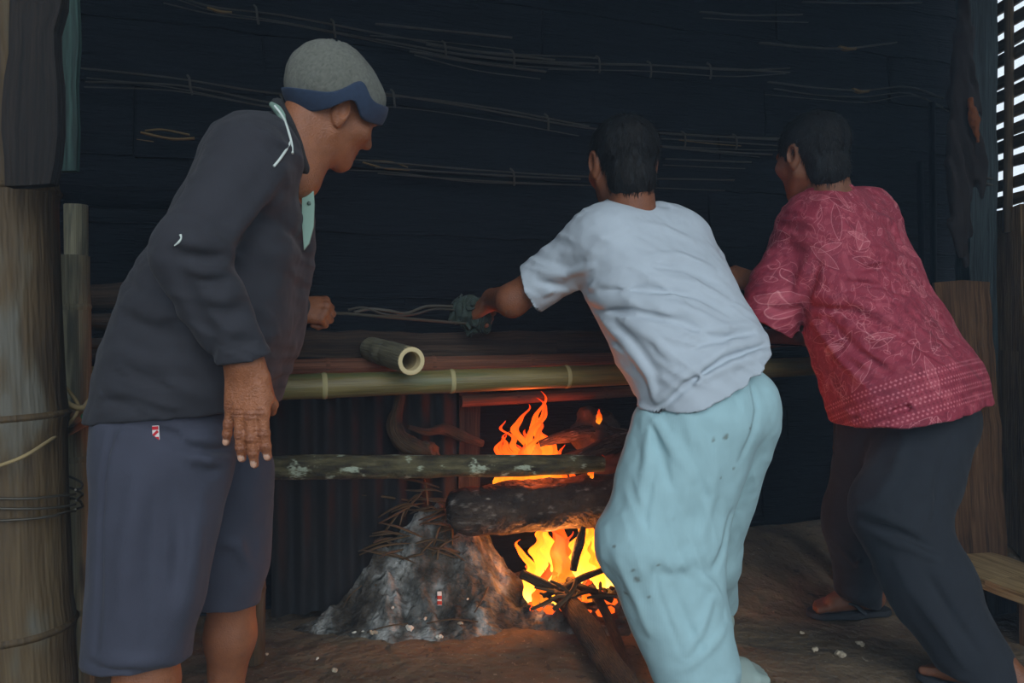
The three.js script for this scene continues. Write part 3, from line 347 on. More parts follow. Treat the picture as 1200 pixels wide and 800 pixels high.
for (let i = 0; i < 46; i++) { const q = W(rr(446, 530), 600, 2.5), x = q.x, z = -rr(2.5, 2.6), h = moundH(x, z) + rr(0.005, 0.075) * (1 - Math.abs(x - W(482, 0, 2.5).x) / 0.2), a = rr(-0.7, 0.7) + (rnd() < 0.3 ? 1 : 0), l = rr(0.03, 0.1), e = V(Math.cos(a) * l, Math.sin(a) * l * 0.55, rr(-0.04, 0.04)); const c = V(x, Math.max(h, 0.02), z); tag(mesh('dry_twig', sweep([c.clone().sub(e), c.clone().sub(e.clone().multiplyScalar(0.3)).add(V(0, rr(0, 0.012), 0)), c.clone().add(e.clone().multiplyScalar(0.4)).add(V(0, rr(0, 0.014), 0)), c.clone().add(e)], [0.002, 0.004, 0.004, 0.0015], 5, { sub: 3 }), M.twig), 'dry brushwood twig heaped on top of the ash mound', 'twig', 'dry twigs on the ash mound'); }
// litter on the mound and floor
const ground = (px, py) => { let d = 933 * EYE / (py - HORIZON); for (let i = 0; i < 40; i++) { const p = W(px, py, d); const h = Math.max(0, moundH(p.x, p.z)); d = d + ((EYE - h) * F / (py - HORIZON) - d) * 0.3; } return W(px, py, d); };
const whiteM = std({ color: 0xcfcabd }), shellM = std({ color: 0xa89b86 });
for (const [px, py, s, m] of [[365, 687, 0.009, whiteM], [437, 742, 0.012, shellM], [415, 741, 0.006, whiteM], [480, 737, 0.012, whiteM], [515, 747, 0.01, whiteM], [392, 786, 0.008, shellM], [372, 772, 0.005, whiteM], [460, 712, 0.006, whiteM], [540, 731, 0.008, shellM], [548, 702, 0.005, whiteM], [498, 725, 0.006, whiteM], [425, 740, 0.005, whiteM], [312, 767, 0.006, shellM], [560, 718, 0.006, shellM], [1008, 755, 0.012, shellM], [955, 762, 0.01, shellM], [985, 768, 0.016, shellM], [940, 742, 0.008, shellM], [880, 700, 0.009, shellM]]) { const c = ground(px, py); const q = shift(ell(c.clone().add(V(0, s * 0.3, 0)), [s * 1.2, s * 0.5, s * 0.8], new THREE.Quaternion().setFromEuler(new THREE.Euler(0, px, 0.2))), (x, y, z) => s * 0.3 * noise(x * 90, y * 90, z * 90), 0.006); tag(mesh('pale_chip', skinOf(q, Math.max(0.0025, s * 0.25), { slack: 0.006 }), m), 'small pale chip lying on the ash or earth floor', 'chip', 'pale chips on the floor'); }
{ const c = ground(515, 708), w = group('paper_wrapper', c); const w1 = mesh('printed_side', new RoundedBoxGeometry(0.014, 0.042, 0.006, 2, 0.002), std({ color: 0xd8cfc8 }), w); const w2 = mesh('red_stripe', new RoundedBoxGeometry(0.0145, 0.013, 0.0066, 2, 0.002), std({ color: 0xb03a2a }), w); w1.position.y = 0.018; w2.position.y = 0.02; const w3 = mesh('red_stripe', w2.geometry, w2.material, w); w3.position.y = 0.004; w.rotation.set(-0.6, 0.2, 0.06); tag(w, 'small red and white paper wrapper stuck in the ash', 'wrapper'); }
for (const [pts] of [[[[402, 716], [410, 702], [424, 690]]], [[[430, 745], [455, 738], [478, 735]]], [[[500, 735], [530, 730], [560, 733]]], [[[440, 690], [456, 676], [470, 668]]], [[[556, 722], [566, 705], [572, 692]]]]) tag(mesh('grass_stalk', sweep(pts.map(([x, y]) => ground(x, y).add(V(0, 0.012, 0))), 0.0022, 5, { sub: 4 }), M.twig), 'thin dry stalk lying on the ash heap', 'stalk', 'dry stalks on the ash heap');
tag(mesh('poker_stick', sweep([ground(332, 660).add(V(0, 0.03, 0)), ground(350, 652).add(V(0, 0.02, 0)), ground(395, 628).add(V(0, 0.02, 0))], [0.012, 0.014, 0.01], 8, { sub: 5, bump: knobbly(0.15, 1.2, 4) }), M.char), 'black stick lying at the edge of the ash mound', 'stick');

// ---------------------------------------------------------------- fire
const flameMap = (cs) => { const r = ramp(cs); return tex(64, 256, (u, v) => { const n = tf(u, v * 0.7, 1, 3) - 0.5; return r(v + n * 0.25); }); };
const hot = std({ color: 0x000000, emissive: 0xffffff, emissiveIntensity: 4, roughness: 1, emissiveMap: flameMap([[1, 0.8, 0.38], [1, 0.62, 0.16], [1, 0.45, 0.07], [0.9, 0.24, 0.02]]), transparent: true, opacity: 0.9 });
const warm = std({ color: 0x000000, emissive: 0xffffff, emissiveIntensity: 1.7, roughness: 1, emissiveMap: flameMap([[1, 0.55, 0.12], [1, 0.42, 0.06], [1, 0.28, 0.03], [0.75, 0.12, 0.01]]), transparent: true, opacity: 0.85 });
function flame(base, h, r, mat, parent, sd) {
  const n = 44, seg = 16, P = [], U = [], I = []; for (let i = 0; i <= n; i++) { const t = i / n, rad = r * smooth(-0.06, 0.12, t) * Math.pow(Math.sin(Math.PI * Math.min(1, 0.22 + 0.78 * t)), 0.9) * (1 - t * 0.35) + 0.0006, ox = 0.22 * h * t * noise(sd, t * 1.3, 0) + 0.1 * h * t * noise(sd, t * 4, 5), oz = 0.25 * h * t * noise(sd + 9, t * 1.3, 0);
    for (let j = 0; j <= seg; j++) { const a = j / seg * 6.2832, k = 1 + 0.35 * noise(Math.cos(a) * 0.9, Math.sin(a) * 0.9, t * 3 + sd); P.push(base.x + ox + Math.cos(a) * rad * k, base.y + t * h, base.z + oz + Math.sin(a) * rad * k * 0.6); U.push(j / seg + sd, 0.03 + t * 0.94); } }
  for (let i = 0; i < n; i++) for (let j = 0; j < seg; j++) { const a = i * (seg + 1) + j, b = a + seg + 1; I.push(a, b, a + 1, a + 1, b, b + 1); }
  const g = new THREE.BufferGeometry(); g.setAttribute('position', new THREE.Float32BufferAttribute(P, 3)); g.setAttribute('uv', new THREE.Float32BufferAttribute(U, 2)); g.setIndex(I); g.computeVertexNormals(); return mesh('flame', place(parent, g), mat, parent);
}
const fire = group('cooking_fire', W(655, 690, 2.62).setY(0.05)); tag(fire, 'orange wood fire burning under and behind the charred log', 'fire');
for (const [px, h, r, d] of [[621, 0.20, 0.022, 2.52], [633, 0.24, 0.026, 2.54], [645, 0.24, 0.034, 2.56], [655, 0.2, 0.03, 2.53], [667, 0.18, 0.022, 2.55], [678, 0.22, 0.026, 2.55], [690, 0.24, 0.026, 2.57], [702, 0.18, 0.024, 2.56], [713, 0.2, 0.03, 2.58], [640, 0.14, 0.018, 2.49], [650, 0.1, 0.014, 2.47], [688, 0.1, 0.016, 2.49], [661, 0.28, 0.03, 2.6], [683, 0.28, 0.03, 2.62], [628, 0.12, 0.014, 2.48]]) { const b = W(px, 0, d); b.y = Math.max(0.05, moundH(b.x, b.z) - 0.03); flame(b, h, r, px % 3 === 1 ? warm : hot, fire, px * 0.37); }
const tall = std({ color: 0x000000, emissive: 0xffffff, emissiveIntensity: 2.1, roughness: 1, emissiveMap: flameMap([[1, 0.62, 0.16], [1, 0.55, 0.12], [1, 0.44, 0.07], [1, 0.32, 0.04], [0.85, 0.16, 0.015]]), transparent: true, opacity: 0.85 });
for (const [px, top, r, d] of [[584, 508, 0.014, 2.64], [591, 515, 0.02, 2.65], [597, 492, 0.016, 2.66], [604, 505, 0.02, 2.65], [609, 518, 0.022, 2.63], [615, 490, 0.018, 2.66], [621, 474, 0.02, 2.67], [626, 505, 0.024, 2.64], [631, 466, 0.02, 2.68], [637, 478, 0.018, 2.67], [642, 458, 0.016, 2.69], [647, 500, 0.014, 2.66], [655, 522, 0.014, 2.66], [600, 520, 0.03, 2.68], [634, 515, 0.03, 2.7], [660, 548, 0.025, 2.66], [674, 550, 0.022, 2.66]]) { const b = W(px, 0, d); b.y = 0.34; const t = W(px, top, d).y; flame(b, t - b.y, r * 1.25, tall, fire, px * 0.71); }
for (const [px, py, d, s] of [[702, 488, 2.62, 0.05], [694, 554, 2.5, 0.035], [705, 538, 2.52, 0.03], [690, 553, 2.52, 0.02]]) flame(W(px, py, d).add(V(0, -s / 2, 0)), s, s * 0.18, warm, fire, px + py);
{ const em = std({ color: 0x120804, emissive: 0xff5a12, emissiveIntensity: 1.6 }); for (let i = 0; i < 90; i++) { const x = W(rr(612, 730), 0, 2.55).x, z = -rr(2.44, 2.7), h = Math.max(0.05, moundH(x, z)); const g = new THREE.IcosahedronGeometry(rr(0.008, 0.02), 0); g.scale(1, 0.7, 1); g.rotateY(i); g.translate(x, h, z); mesh('ember', place(fire, g), i % 3 ? em : M.char, fire); } }
for (const [x, y, z, I, c] of [[655, 0.22, 2.5, 0.5, 0xff9a48], [625, 0.5, 2.62, 0.5, 0xff6a2a], [668, 0.3, 2.6, 0.25, 0xff8a3c]]) { const l = new THREE.PointLight(c, I, 0, 2); const q = W(x, 0, z); l.position.set(q.x, y, -z); l.castShadow = true; l.shadow.radius = 2; scene.add(l); }

// ---------------------------------------------------------------- low bench at the right wall
{ const g = group('low_bench', V(1.56, 0, -2.45)); g.rotation.y = 0.28; const t = mesh('seat_plank', board(0.27, 0.46, 0.032, { ny: 10, rough: 0.005 }).rotateX(-Math.PI / 2), M.plankPale, g); t.position.y = 0.145;
  const b1 = mesh('support_block', board(0.24, 0.125, 0.1, { ny: 3 }), M.plank, g); b1.position.set(0.01, 0.064, 0.15); const b2 = mesh('support_block', board(0.22, 0.125, 0.09, { ny: 3 }), M.plankDark, g); b2.position.set(0.0, 0.064, -0.15); tag(g, 'low bench of a pale plank on wooden blocks by the board wall', 'bench'); }

// ================================================================ THE PEOPLE
const skinBump = tex(256, 256, (u, v) => tf(u, v, 3, 4), false, [14, 14]);
const skinMat = new THREE.MeshPhysicalMaterial({ vertexColors: true, roughness: 0.55, bumpMap: skinBump, bumpScale: 0.0012, sheen: 0.1 });
const hairMat = new THREE.MeshPhysicalMaterial({ vertexColors: true, roughness: 0.7, specularIntensity: 0.5, side: THREE.DoubleSide });
// head in its own axes: y up, z the way it faces, x its left side; s scales it
function headOf(center, fwd, up, s = 1) {
  const z = fwd.clone().normalize(), x = up.clone().cross(z).normalize(), y = z.clone().cross(x), m = new THREE.Matrix4().makeBasis(x, y, z), q = new THREE.Quaternion().setFromRotationMatrix(m);
  const L = (a, b, c) => V(a * s, b * s, c * s).applyQuaternion(q).add(center), E = (c, r, qq) => ell(L(...c), r.map((k) => k * s), qq ? q.clone().multiply(qq) : q), C = (a, b, ra, rb) => cap(L(...a), L(...b), ra * s, (rb ?? ra) * s);
  const both = (f) => [f(1), f(-1)];
  let h = join(0.03 * s, E([0, 0.03, -0.012], [0.076, 0.082, 0.095]), E([0, -0.03, 0.03], [0.06, 0.085, 0.062]), ...both((k) => C([k * 0.052, -0.05, 0.0], [k * 0.012, -0.097, 0.064], 0.02, 0.018)), ...both((k) => E([k * 0.044, -0.018, 0.058], [0.024, 0.02, 0.026])));
  h = join(0.014 * s, h, C([-0.034, 0.02, 0.08], [0.034, 0.02, 0.08], 0.013), C([0, 0.012, 0.084], [0, -0.03, 0.104], 0.008, 0.0125), ...both((k) => E([k * 0.013, -0.034, 0.09], [0.0095, 0.009, 0.012])), C([0, -0.102, 0.066], [0, -0.096, 0.074], 0.016, 0.012));
  h = minus(0.012 * s, h, join(0.002, ...both((k) => E([k * 0.031, 0.0, 0.095], [0.015, 0.0095, 0.016]))));
  h = join(0.004 * s, h, ...both((k) => E([k * 0.031, 0.001, 0.0755], [0.0125, 0.011, 0.0115])), C([-0.02, -0.0625, 0.08], [0.02, -0.0625, 0.08], 0.0068), C([-0.017, -0.075, 0.079], [0.017, -0.075, 0.079], 0.0075));
  const ear = both((k) => { const tilt = new THREE.Quaternion().setFromEuler(new THREE.Euler(-0.18, k * 0.42, -k * 0.12)); return minus(0.004 * s, join(0.008 * s, E([k * 0.081, -0.002, -0.014], [0.0085, 0.033, 0.02], tilt), E([k * 0.077, -0.03, -0.006], [0.007, 0.011, 0.009])), E([k * 0.089, 0.002, -0.012], [0.008, 0.02, 0.011], tilt)); });
  h = join(0.007 * s, h, ...ear);
  return { field: h, L, q, s, local: (px, py, pz) => V(px, py, pz).sub(center).applyQuaternion(q.clone().invert()).multiplyScalar(1 / s) };
}
// hand: wrist place, pointing direction, direction the back of the hand faces, +1/-1 which way the thumb lies; curl per joint, spread
function handOf(wrist, dir, back, thumbDir, { curl = [0.25, 0.3, 0.2], curls = null, spread = 0.06, s = 1, thumb = 0.5, thumbIn = 0.3 } = {}) {
  const d = dir.clone().normalize(), n = back.clone().addScaledVector(d, -back.dot(d)).normalize(), t = d.clone().cross(n); if (t.dot(thumbDir) < 0) t.negate();
  const at = (a, b, c) => wrist.clone().addScaledVector(d, a * s).addScaledVector(t, b * s).addScaledVector(n, c * s);
  const kn = [[0.082, 0.030, -0.002], [0.086, 0.010, 0.002], [0.081, -0.0105, 0.001], [0.072, -0.029, -0.003]], len = [0.083, 0.091, 0.085, 0.067], palm = [], fing = [], nails = [], knuckles = [];
  for (let i = 0; i < 4; i++) palm.push(cap(at(0.005, kn[i][1] * 0.55, -0.002), at(...kn[i]), 0.0185 * s, 0.0125 * s));
  palm.push(cap(at(0.02, 0.02, -0.006), at(0.06, 0.034, -0.012), 0.016 * s, 0.013 * s), cap(at(0.02, -0.02, -0.006), at(0.06, -0.026, -0.008), 0.015 * s, 0.012 * s));
  const P = [join(0.012 * s, ...palm)];
  for (let i = 0; i < 4; i++) {
    let p = at(...kn[i]), a = 0; const c = curls ? curls[i] : curl, sp = (1.5 - i) * spread + (curls && c[3] ? c[3] : 0); const rad = [0.0112, 0.01, 0.0092, 0.0076].map((r) => r * (i === 3 ? 0.88 : 1) * s), seg = [0.46, 0.29, 0.25]; const bones = [];
    knuckles.push(p.clone().addScaledVector(n, 0.01 * s));
    for (let k = 0; k < 3; k++) { a += c[k]; const v = d.clone().multiplyScalar(Math.cos(a)).addScaledVector(n, -Math.sin(a)).addScaledVector(t, sp).normalize(), e = p.clone().addScaledVector(v, len[i] * seg[k] * s); bones.push(cap(p, e, rad[k], rad[k + 1])); const up = n.clone().multiplyScalar(Math.cos(a)).addScaledVector(d, Math.sin(a)); if (k < 2) { bones.push(ell(e.clone().addScaledVector(up, 0.001 * s), [rad[k + 1] * 1.08, rad[k + 1] * 1.08, rad[k + 1] * 1.08])); knuckles.push(e.clone().addScaledVector(up, 0.009 * s)); } else nails.push([e.clone().addScaledVector(up, 0.0055 * s).addScaledVector(v, -0.003 * s), up.clone(), v.clone()]); p = e; }
    fing.push(join(0.003 * s, ...bones));
  }
  const t0 = at(0.022, 0.026, -0.008), t1 = at(0.05, 0.044 - 0.022 * thumbIn, -0.018 - 0.018 * thumbIn), dv = d.clone().multiplyScalar(Math.cos(thumb)).addScaledVector(t, Math.sin(thumb) * (1 - thumbIn)).addScaledVector(n, -thumbIn * 0.9).normalize(), t2 = t1.clone().addScaledVector(dv, 0.033 * s), dv2 = dv.clone().addScaledVector(n, -0.25 * thumbIn).addScaledVector(t, -0.5 * thumbIn).normalize(), t3 = t2.clone().addScaledVector(dv2, 0.026 * s);
  fing.push(join(0.004 * s, cap(t0, t1, 0.017 * s, 0.0125 * s), cap(t1, t2, 0.0118 * s, 0.0105 * s), cap(t2, t3, 0.0108 * s, 0.0085 * s)));
  let all = P[0]; for (const f of fing) all = join(0.007 * s, all, f);
  return { field: all, nails, knuckles, palmAt: at, d, n, t };
}
function footOf(ankle, fwd, s = 1, y0 = 0.0) {
  const f = fwd.clone().setY(0).normalize(), r = V(0, 1, 0).cross(f), at = (a, b, c) => V(ankle.x, y0, ankle.z).addScaledVector(f, a * s).addScaledVector(r, b * s).add(V(0, c * s, 0)); const ps = [cap(ankle, at(-0.03, 0, 0.035), 0.034 * s, 0.033 * s), cap(ankle, at(0.11, 0.01, 0.03), 0.034 * s, 0.022 * s), cap(at(-0.035, 0, 0.03), at(0.12, 0.022, 0.018), 0.03 * s, 0.018 * s), cap(at(-0.03, -0.008, 0.028), at(0.11, -0.022, 0.016), 0.026 * s, 0.016 * s)];
  let all = join(0.02, ...ps); for (let i = 0; i < 5; i++) { const b = 0.03 - i * 0.016, l = [0.165, 0.168, 0.16, 0.15, 0.138][i]; all = join(0.006, all, cap(at(0.11, b * 0.9, 0.017), at(l, b, 0.011), 0.0125 * s, (i ? 0.0085 : 0.0115) * s)); }
  return all;
}
const skinTone = (base, { nails = [], knuckles = [], lips = [], eyes = [] } = {}) => (x, y, z) => {
  const m = 1 + 0.22 * fbm(x * 30, y * 30, z * 30, 3) + 0.12 * fbm(x * 8, y * 8, z * 8, 2); let c = [base[0] * m, base[1] * m, base[2] * m]; const near = (p, r) => { const dx = x - p.x, dy = y - p.y, dz = z - p.z; return dx * dx + dy * dy + dz * dz < r * r; };
  for (const [p] of nails) if (near(p, 0.0062)) c = mixc(c, [0.62, 0.43, 0.34], 0.75); for (const p of knuckles) if (near(p, 0.009)) c = mixc(c, [base[0] * 0.6, base[1] * 0.52, base[2] * 0.5], 0.55); for (const p of lips) if (near(p, 0.012)) c = mixc(c, [base[0] * 0.75, base[1] * 0.5, base[2] * 0.5], 0.7); for (const [p, r, k] of eyes) if (near(p, r)) c = k; return c; };
// fine ridges on skin over the knuckles
const creases = (s, knuckles, dir) => shift(s, (x, y, z) => { let v = 0.0004 * noise(x * 220, y * 220, z * 220); for (const p of knuckles) { const dx = x - p.x, dy = y - p.y, dz = z - p.z, d2 = dx * dx + dy * dy + dz * dz; if (d2 < 0.0002) v -= 0.0011 * Math.max(0, Math.cos((dx * dir.x + dy * dir.y + dz * dir.z) * 1500)) * (1 - d2 / 0.0002); } return v; }, 0.004);
function strands(H, hairField, n, { len = 0.018, grey = 0, base = [0.012, 0.011, 0.011], keep, down = 0.9 }) {
  const P = [], N = [], U = [], C = [], I = []; let made = 0, guard = 0; const axU = H.L(0, 1, 0).sub(H.L(0, 0, 0)).normalize(), axF = H.L(0, 0, 1).sub(H.L(0, 0, 0)).normalize(), f = hairField.f;
  while (made < n && guard++ < n * 12) {
    const u = rr(-1, 1), a = rr(0, 6.283), w = Math.sqrt(1 - u * u), dir = V(w * Math.cos(a), u, w * Math.sin(a)); const o = H.L(0, 0.015, -0.015); const dw = dir.clone().applyQuaternion(H.q); let t = 0.16; for (let i = 0; i < 40; i++) { const d = f(o.x + dw.x * t, o.y + dw.y * t, o.z + dw.z * t); t -= d * 0.8; if (Math.abs(d) < 0.0005) break; }
    const p = o.clone().addScaledVector(dw, t), l = H.local(p.x, p.y, p.z); if (!keep(l.x, l.y, l.z)) continue; made++;
    const e = 0.001, nn = V(f(p.x + e, p.y, p.z) - f(p.x - e, p.y, p.z), f(p.x, p.y + e, p.z) - f(p.x, p.y - e, p.z), f(p.x, p.y, p.z + e) - f(p.x, p.y, p.z - e)).normalize();
    const crown = p.clone().sub(H.L(0, 0.1, -0.05)); const flow = crown.addScaledVector(nn, -crown.dot(nn)).normalize().addScaledVector(axU, -0.35); const g = nn.clone().multiplyScalar(rr(0.25, 0.7)).addScaledVector(flow, down).addScaledVector(V(rr(-1, 1), rr(-1, 1), rr(-1, 1)), 0.35).normalize(); const L = len * rr(0.6, 1.25), side = g.clone().cross(nn).normalize(), wd = 0.0011;
    const p0 = p.clone().addScaledVector(nn, -0.002), p1 = p0.clone().addScaledVector(g, L * 0.5).addScaledVector(nn, 0.001), p2 = p0.clone().addScaledVector(g, L).addScaledVector(nn, -L * 0.15); const b = P.length / 3; for (const [q, k] of [[p0, 1], [p1, 0.8], [p2, 0.15]]) for (const s of [-1, 1]) { const v = q.clone().addScaledVector(side, s * wd * k); P.push(v.x, v.y, v.z); const nv = nn.clone().addScaledVector(side, s * 0.5).normalize(); N.push(nv.x, nv.y, nv.z); U.push(0, 0); const gr = rnd() < grey ? rr(3, 9) : rr(0.8, 1.7); C.push(base[0] * gr, base[1] * gr, base[2] * gr); } I.push(b, b + 1, b + 2, b + 1, b + 3, b + 2, b + 2, b + 3, b + 4, b + 3, b + 5, b + 4);
  }
  const g = new THREE.BufferGeometry(); g.setAttribute('position', new THREE.Float32BufferAttribute(P, 3)); g.setAttribute('normal', new THREE.Float32BufferAttribute(N, 3)); g.setAttribute('uv', new THREE.Float32BufferAttribute(U, 2)); g.setAttribute('color', new THREE.Float32BufferAttribute(C, 3)); g.setIndex(I); return g;
}
function person(label, base, skins) { const g = group('person', base); tag(g, label, 'person'); mesh('body', place(g, mergeGeometries(skins)), skinMat, g); return g; }
const wear = (g, name, geo, mat, label) => { const m = mesh(name, place(g, geo), mat, g); if (label) m.userData.label = label; return m; };
const cloth = (o) => new THREE.MeshPhysicalMaterial({ roughness: 0.92, sheen: 0.25, sheenRoughness: 0.7, sheenColor: new THREE.Color(0.5, 0.5, 0.5), bumpMap: knitBump, bumpScale: 0.0008, ...o });
const mottled = (h, amp = 0.12, f = 9) => { const b = lin(h); return (x, y, z) => { const m = 1 + amp * fbm(x * f, y * f, z * f, 4); return [b[0] * m, b[1] * m, b[2] * m]; }; };
// fine drag wrinkles that run along a direction
const wrinkles = (along, across, amp, fr = 26) => (x, y, z) => { const a = x * along.x + y * along.y + z * along.z, b = x * across.x + y * across.y + z * across.z, m = smooth(-0.1, 0.35, noise(x * 5 + 3, y * 5, z * 5)); return m * amp * (1 - 2 * Math.abs(noise(a * 3.5, b * fr, z * 2)) + 0.4 * noise(a * 9, b * fr * 2, 4)); };
const ripple = (amp, fr) => (x, y, z) => amp * fbm(x * fr, y * fr, z * fr, 3);

// ---------------------------------------------------------------- man in the dark long-sleeved shirt and knitted cap
{
  const tone = lin(0x8a5638);
  const H = headOf(W(393, 131, 1.62), V(0.72, -0.36, -0.56), V(0.40, 0.88, 0.0), 0.86);
  const neckBase = W(330, 195, 1.575), neck = cap(H.L(0, -0.03, -0.05), neckBase, 0.05, 0.062);
  const headS = join(0.03, H.field, neck, cap(H.L(0, -0.07, -0.01), W(350, 208, 1.575), 0.036, 0.045));
  const eyes = [1, -1].flatMap((k) => [[H.L(k * 0.031, 0.001, 0.084), 0.008, [0.35, 0.3, 0.26]], [H.L(k * 0.031, 0.001, 0.0875), 0.0045, [0.02, 0.015, 0.012]]]);
  const shR = W(288, 192, 1.43), elR = W(222, 298, 1.31), wrR = W(286, 422, 1.345), shL = W(318, 180, 1.72), elL = W(318, 340, 1.82), wrL = W(344, 362, 1.93);
  const hR = handOf(wrR.clone().addScaledVector(V(0.1, -1, 0), 0.01), V(0.035, -1, 0.0), V(-0.15, 0.02, 1), V(1, 0, 0), { curls: [[0.04, 0.14, 0.1, -0.02], [0.02, 0.12, 0.1, -0.03], [0.02, 0.12, 0.1, -0.05], [0.02, 0.12, 0.1, -0.22]], spread: 0.02, s: 0.95, thumb: 0.1, thumbIn: 1.0 });
  const hL = handOf(wrL, W(374, 362, 1.94).sub(wrL), V(0.2, 0.55, 0.8), V(0, 1, -0.3), { curl: [1.25, 1.5, 0.8], spread: 0.02, thumb: 0.35, thumbIn: 0.9, s: 0.9 });
  const ankF = W(262, 850, 1.76).setY(0.075), kneF = W(272, 690, 1.74), ankN = W(170, 940, 1.46).setY(0.075), kneN = W(172, 720, 1.44), hipN = W(185, 530, 1.47), hipF = W(225, 525, 1.67);
  const arm = join(0.02, cap(elR, wrR, 0.042, 0.03), hR.field), armL = join(0.02, cap(elL, wrL, 0.042, 0.03), hL.field);
  const legF = join(0.03, cap(kneF, W(270, 745, 1.75), 0.052, 0.05), cap(W(270, 745, 1.75), ankF, 0.05, 0.033), footOf(ankF, V(1, 0, -0.35))), legN = join(0.03, cap(kneN, W(172, 800, 1.45), 0.052, 0.052), cap(W(172, 800, 1.45), ankN, 0.052, 0.034), footOf(ankN, V(1, 0, 0.1)));
  const trunk = join(0.05, cap(W(302, 235, 1.57), W(230, 440, 1.57), 0.075, 0.1), cap(hipN, kneN, 0.07, 0.055), cap(hipF, kneF, 0.07, 0.055), cap(shR, elR, 0.045, 0.038), cap(shL, elL, 0.045, 0.038), cap(shR, shL, 0.04), cap(hipN, hipF, 0.08), cap(neckBase, W(295, 260, 1.57), 0.045, 0.07));
  const plainTone = skinTone(tone), lipPts = [-0.015, 0, 0.015].flatMap((x) => [H.L(x, -0.063, 0.086), H.L(x, -0.075, 0.085)]);
  const g = person('man in a grey knitted cap, dark long-sleeved shirt and slate shorts', V(W(225, 0, 1.6).x, 0, -1.6), [skinOf(trunk, 0.014, { color: plainTone }), skinOf(headS, 0.0034, { color: skinTone(tone, { lips: lipPts, eyes }) }), skinOf(creases(arm, hR.knuckles, hR.d), 0.0028, { color: skinTone(tone.map((v) => v * 1.12), hR), slack: 0.008 }), skinOf(armL, 0.0034, { color: skinTone(tone, hL) }), skinOf(legF, 0.006, { color: plainTone }), skinOf(legN, 0.006, { color: plainTone })]);
  // nails
  for (const [p, up, v] of hR.nails) { const q = new THREE.Quaternion().setFromRotationMatrix(new THREE.Matrix4().makeBasis(up.clone().cross(v), up, v)); const n = new THREE.SphereGeometry(1, 12, 8); n.scale(0.0052, 0.0022, 0.0068); n.applyQuaternion(q); n.translate(p.x, p.y, p.z); wear(g, 'fingernail', n, std({ color: 0xc79a80, roughness: 0.4 })); }
  // shirt
  const side = (c, d, r) => [cap(W(c[0], c[1], 1.57 - d), W(c[2], c[3], 1.57 - d), r[0], r[1])];
  const rows = [[306, 200, 0.088], [284, 290, 0.112], [256, 372, 0.14], [230, 440, 0.14], [204, 500, 0.133]];
  const bodyP = []; for (const k of [-1, 1]) for (let i = 0; i < 4; i++) { const a = rows[i], b = rows[i + 1]; bodyP.push(cap(W(a[0], a[1], 1.57).add(V(0, 0, k * (0.07))), W(b[0], b[1], 1.57).add(V(0, 0, k * 0.06)), a[2], b[2])); }
  const slR = [cap(shR, elR, 0.066, 0.056), cap(elR, wrR.clone().addScaledVector(wrR.clone().sub(elR).normalize(), 0.05), 0.06, 0.042)], cuffR = plane(wrR.clone().lerp(elR, 0.03), wrR.clone().sub(elR).normalize().add(V(-0.25, 0.15, 0)));
  const slL = [cap(shL, elL, 0.074, 0.06), cap(elL, wrL, 0.056, 0.043)];
  const torso = join(0.05, ...bodyP, cap(W(308, 178, 1.49), W(318, 172, 1.66), 0.058, 0.062), cap(shR, shL, 0.062));
  const hem = plane(W(185, 488, 1.45), V(0.06, -1, 0.0));
  let s0 = join(0.03, hemmed(torso, hem, 0.008, 0.04), hemmed(join(0.03, ...slR), cuffR, 0.006, 0.02), join(0.03, ...slL));
  s0 = minus(0.008, s0, join(0.02, cap(H.L(0, -0.03, -0.04), W(352, 168, 1.575), 0.078, 0.076), cap(W(352, 165, 1.575), W(376, 205, 1.575), 0.07, 0.05)));
  const fr = folds(s0, [[0.010, 0.016, [262, 288], [235, 287], [212, 280]], [-0.008, 0.012, [264, 298], [235, 300], [205, 296]], [0.006, 0.012, [268, 315], [245, 316], [222, 312]], [-0.005, 0.009, [272, 328], [252, 328], [235, 324]], [0.005, 0.011, [282, 345], [262, 350], [240, 345]], [-0.005, 0.01, [290, 362], [265, 366], [245, 360]], [0.005, 0.012, [298, 380], [275, 388], [255, 384]], [-0.005, 0.01, [302, 398], [285, 404], [265, 402]], [0.009, 0.02, [330, 205], [300, 240], [270, 285]], [-0.009, 0.016, [322, 225], [300, 255], [278, 290]], [0.006, 0.016, [358, 262], [325, 235], [305, 232]], [-0.006, 0.013, [355, 285], [325, 262], [300, 262]], [0.006, 0.016, [340, 310], [318, 296], [300, 290]], [-0.007, 0.014, [208, 300], [220, 340], [248, 400], [262, 440]], [0.006, 0.016, [150, 350], [190, 368], [220, 372]], [-0.005, 0.014, [145, 372], [185, 388], [215, 392]], [0.005, 0.014, [130, 410], [170, 425], [215, 425]], [-0.005, 0.012, [125, 430], [170, 446], [225, 446]], [0.006, 0.014, [190, 440], [220, 455], [250, 470]], [-0.006, 0.012, [110, 470], [160, 474], [230, 490], [262, 500]]]);
  const wk = wrinkles(V(0.9, -0.35, 0), V(0.35, 0.92, 0), 0.003, 20); const s = shift(s0, (x, y, z) => fr(x, y, z) + wk(x, y, z) + 0.006 * fbm(x * 7, y * 7, z * 7, 3));
  wear(g, 'long_sleeved_shirt', skinOf(s, 0.0068, { color: mottled(0x2b2b31, 0.1, 20) }), cloth({ vertexColors: true }), 'charcoal long-sleeved polo shirt');
  // collar, piping, placket, loose thread
  const onShirt = (px, py, lift = 0.003) => { const h = hit(s, px, py, 0.9, 1.7); return (h && h.z > -1.66 ? h : W(px, py, 1.5)).add(V(0, 0, lift)); };
  const mint = std({ color: 0x86a395, bumpMap: knitBump, bumpScale: 0.0006 }), white = std({ color: 0xc8d2cc }), dark = cloth({ color: 0x17191d });
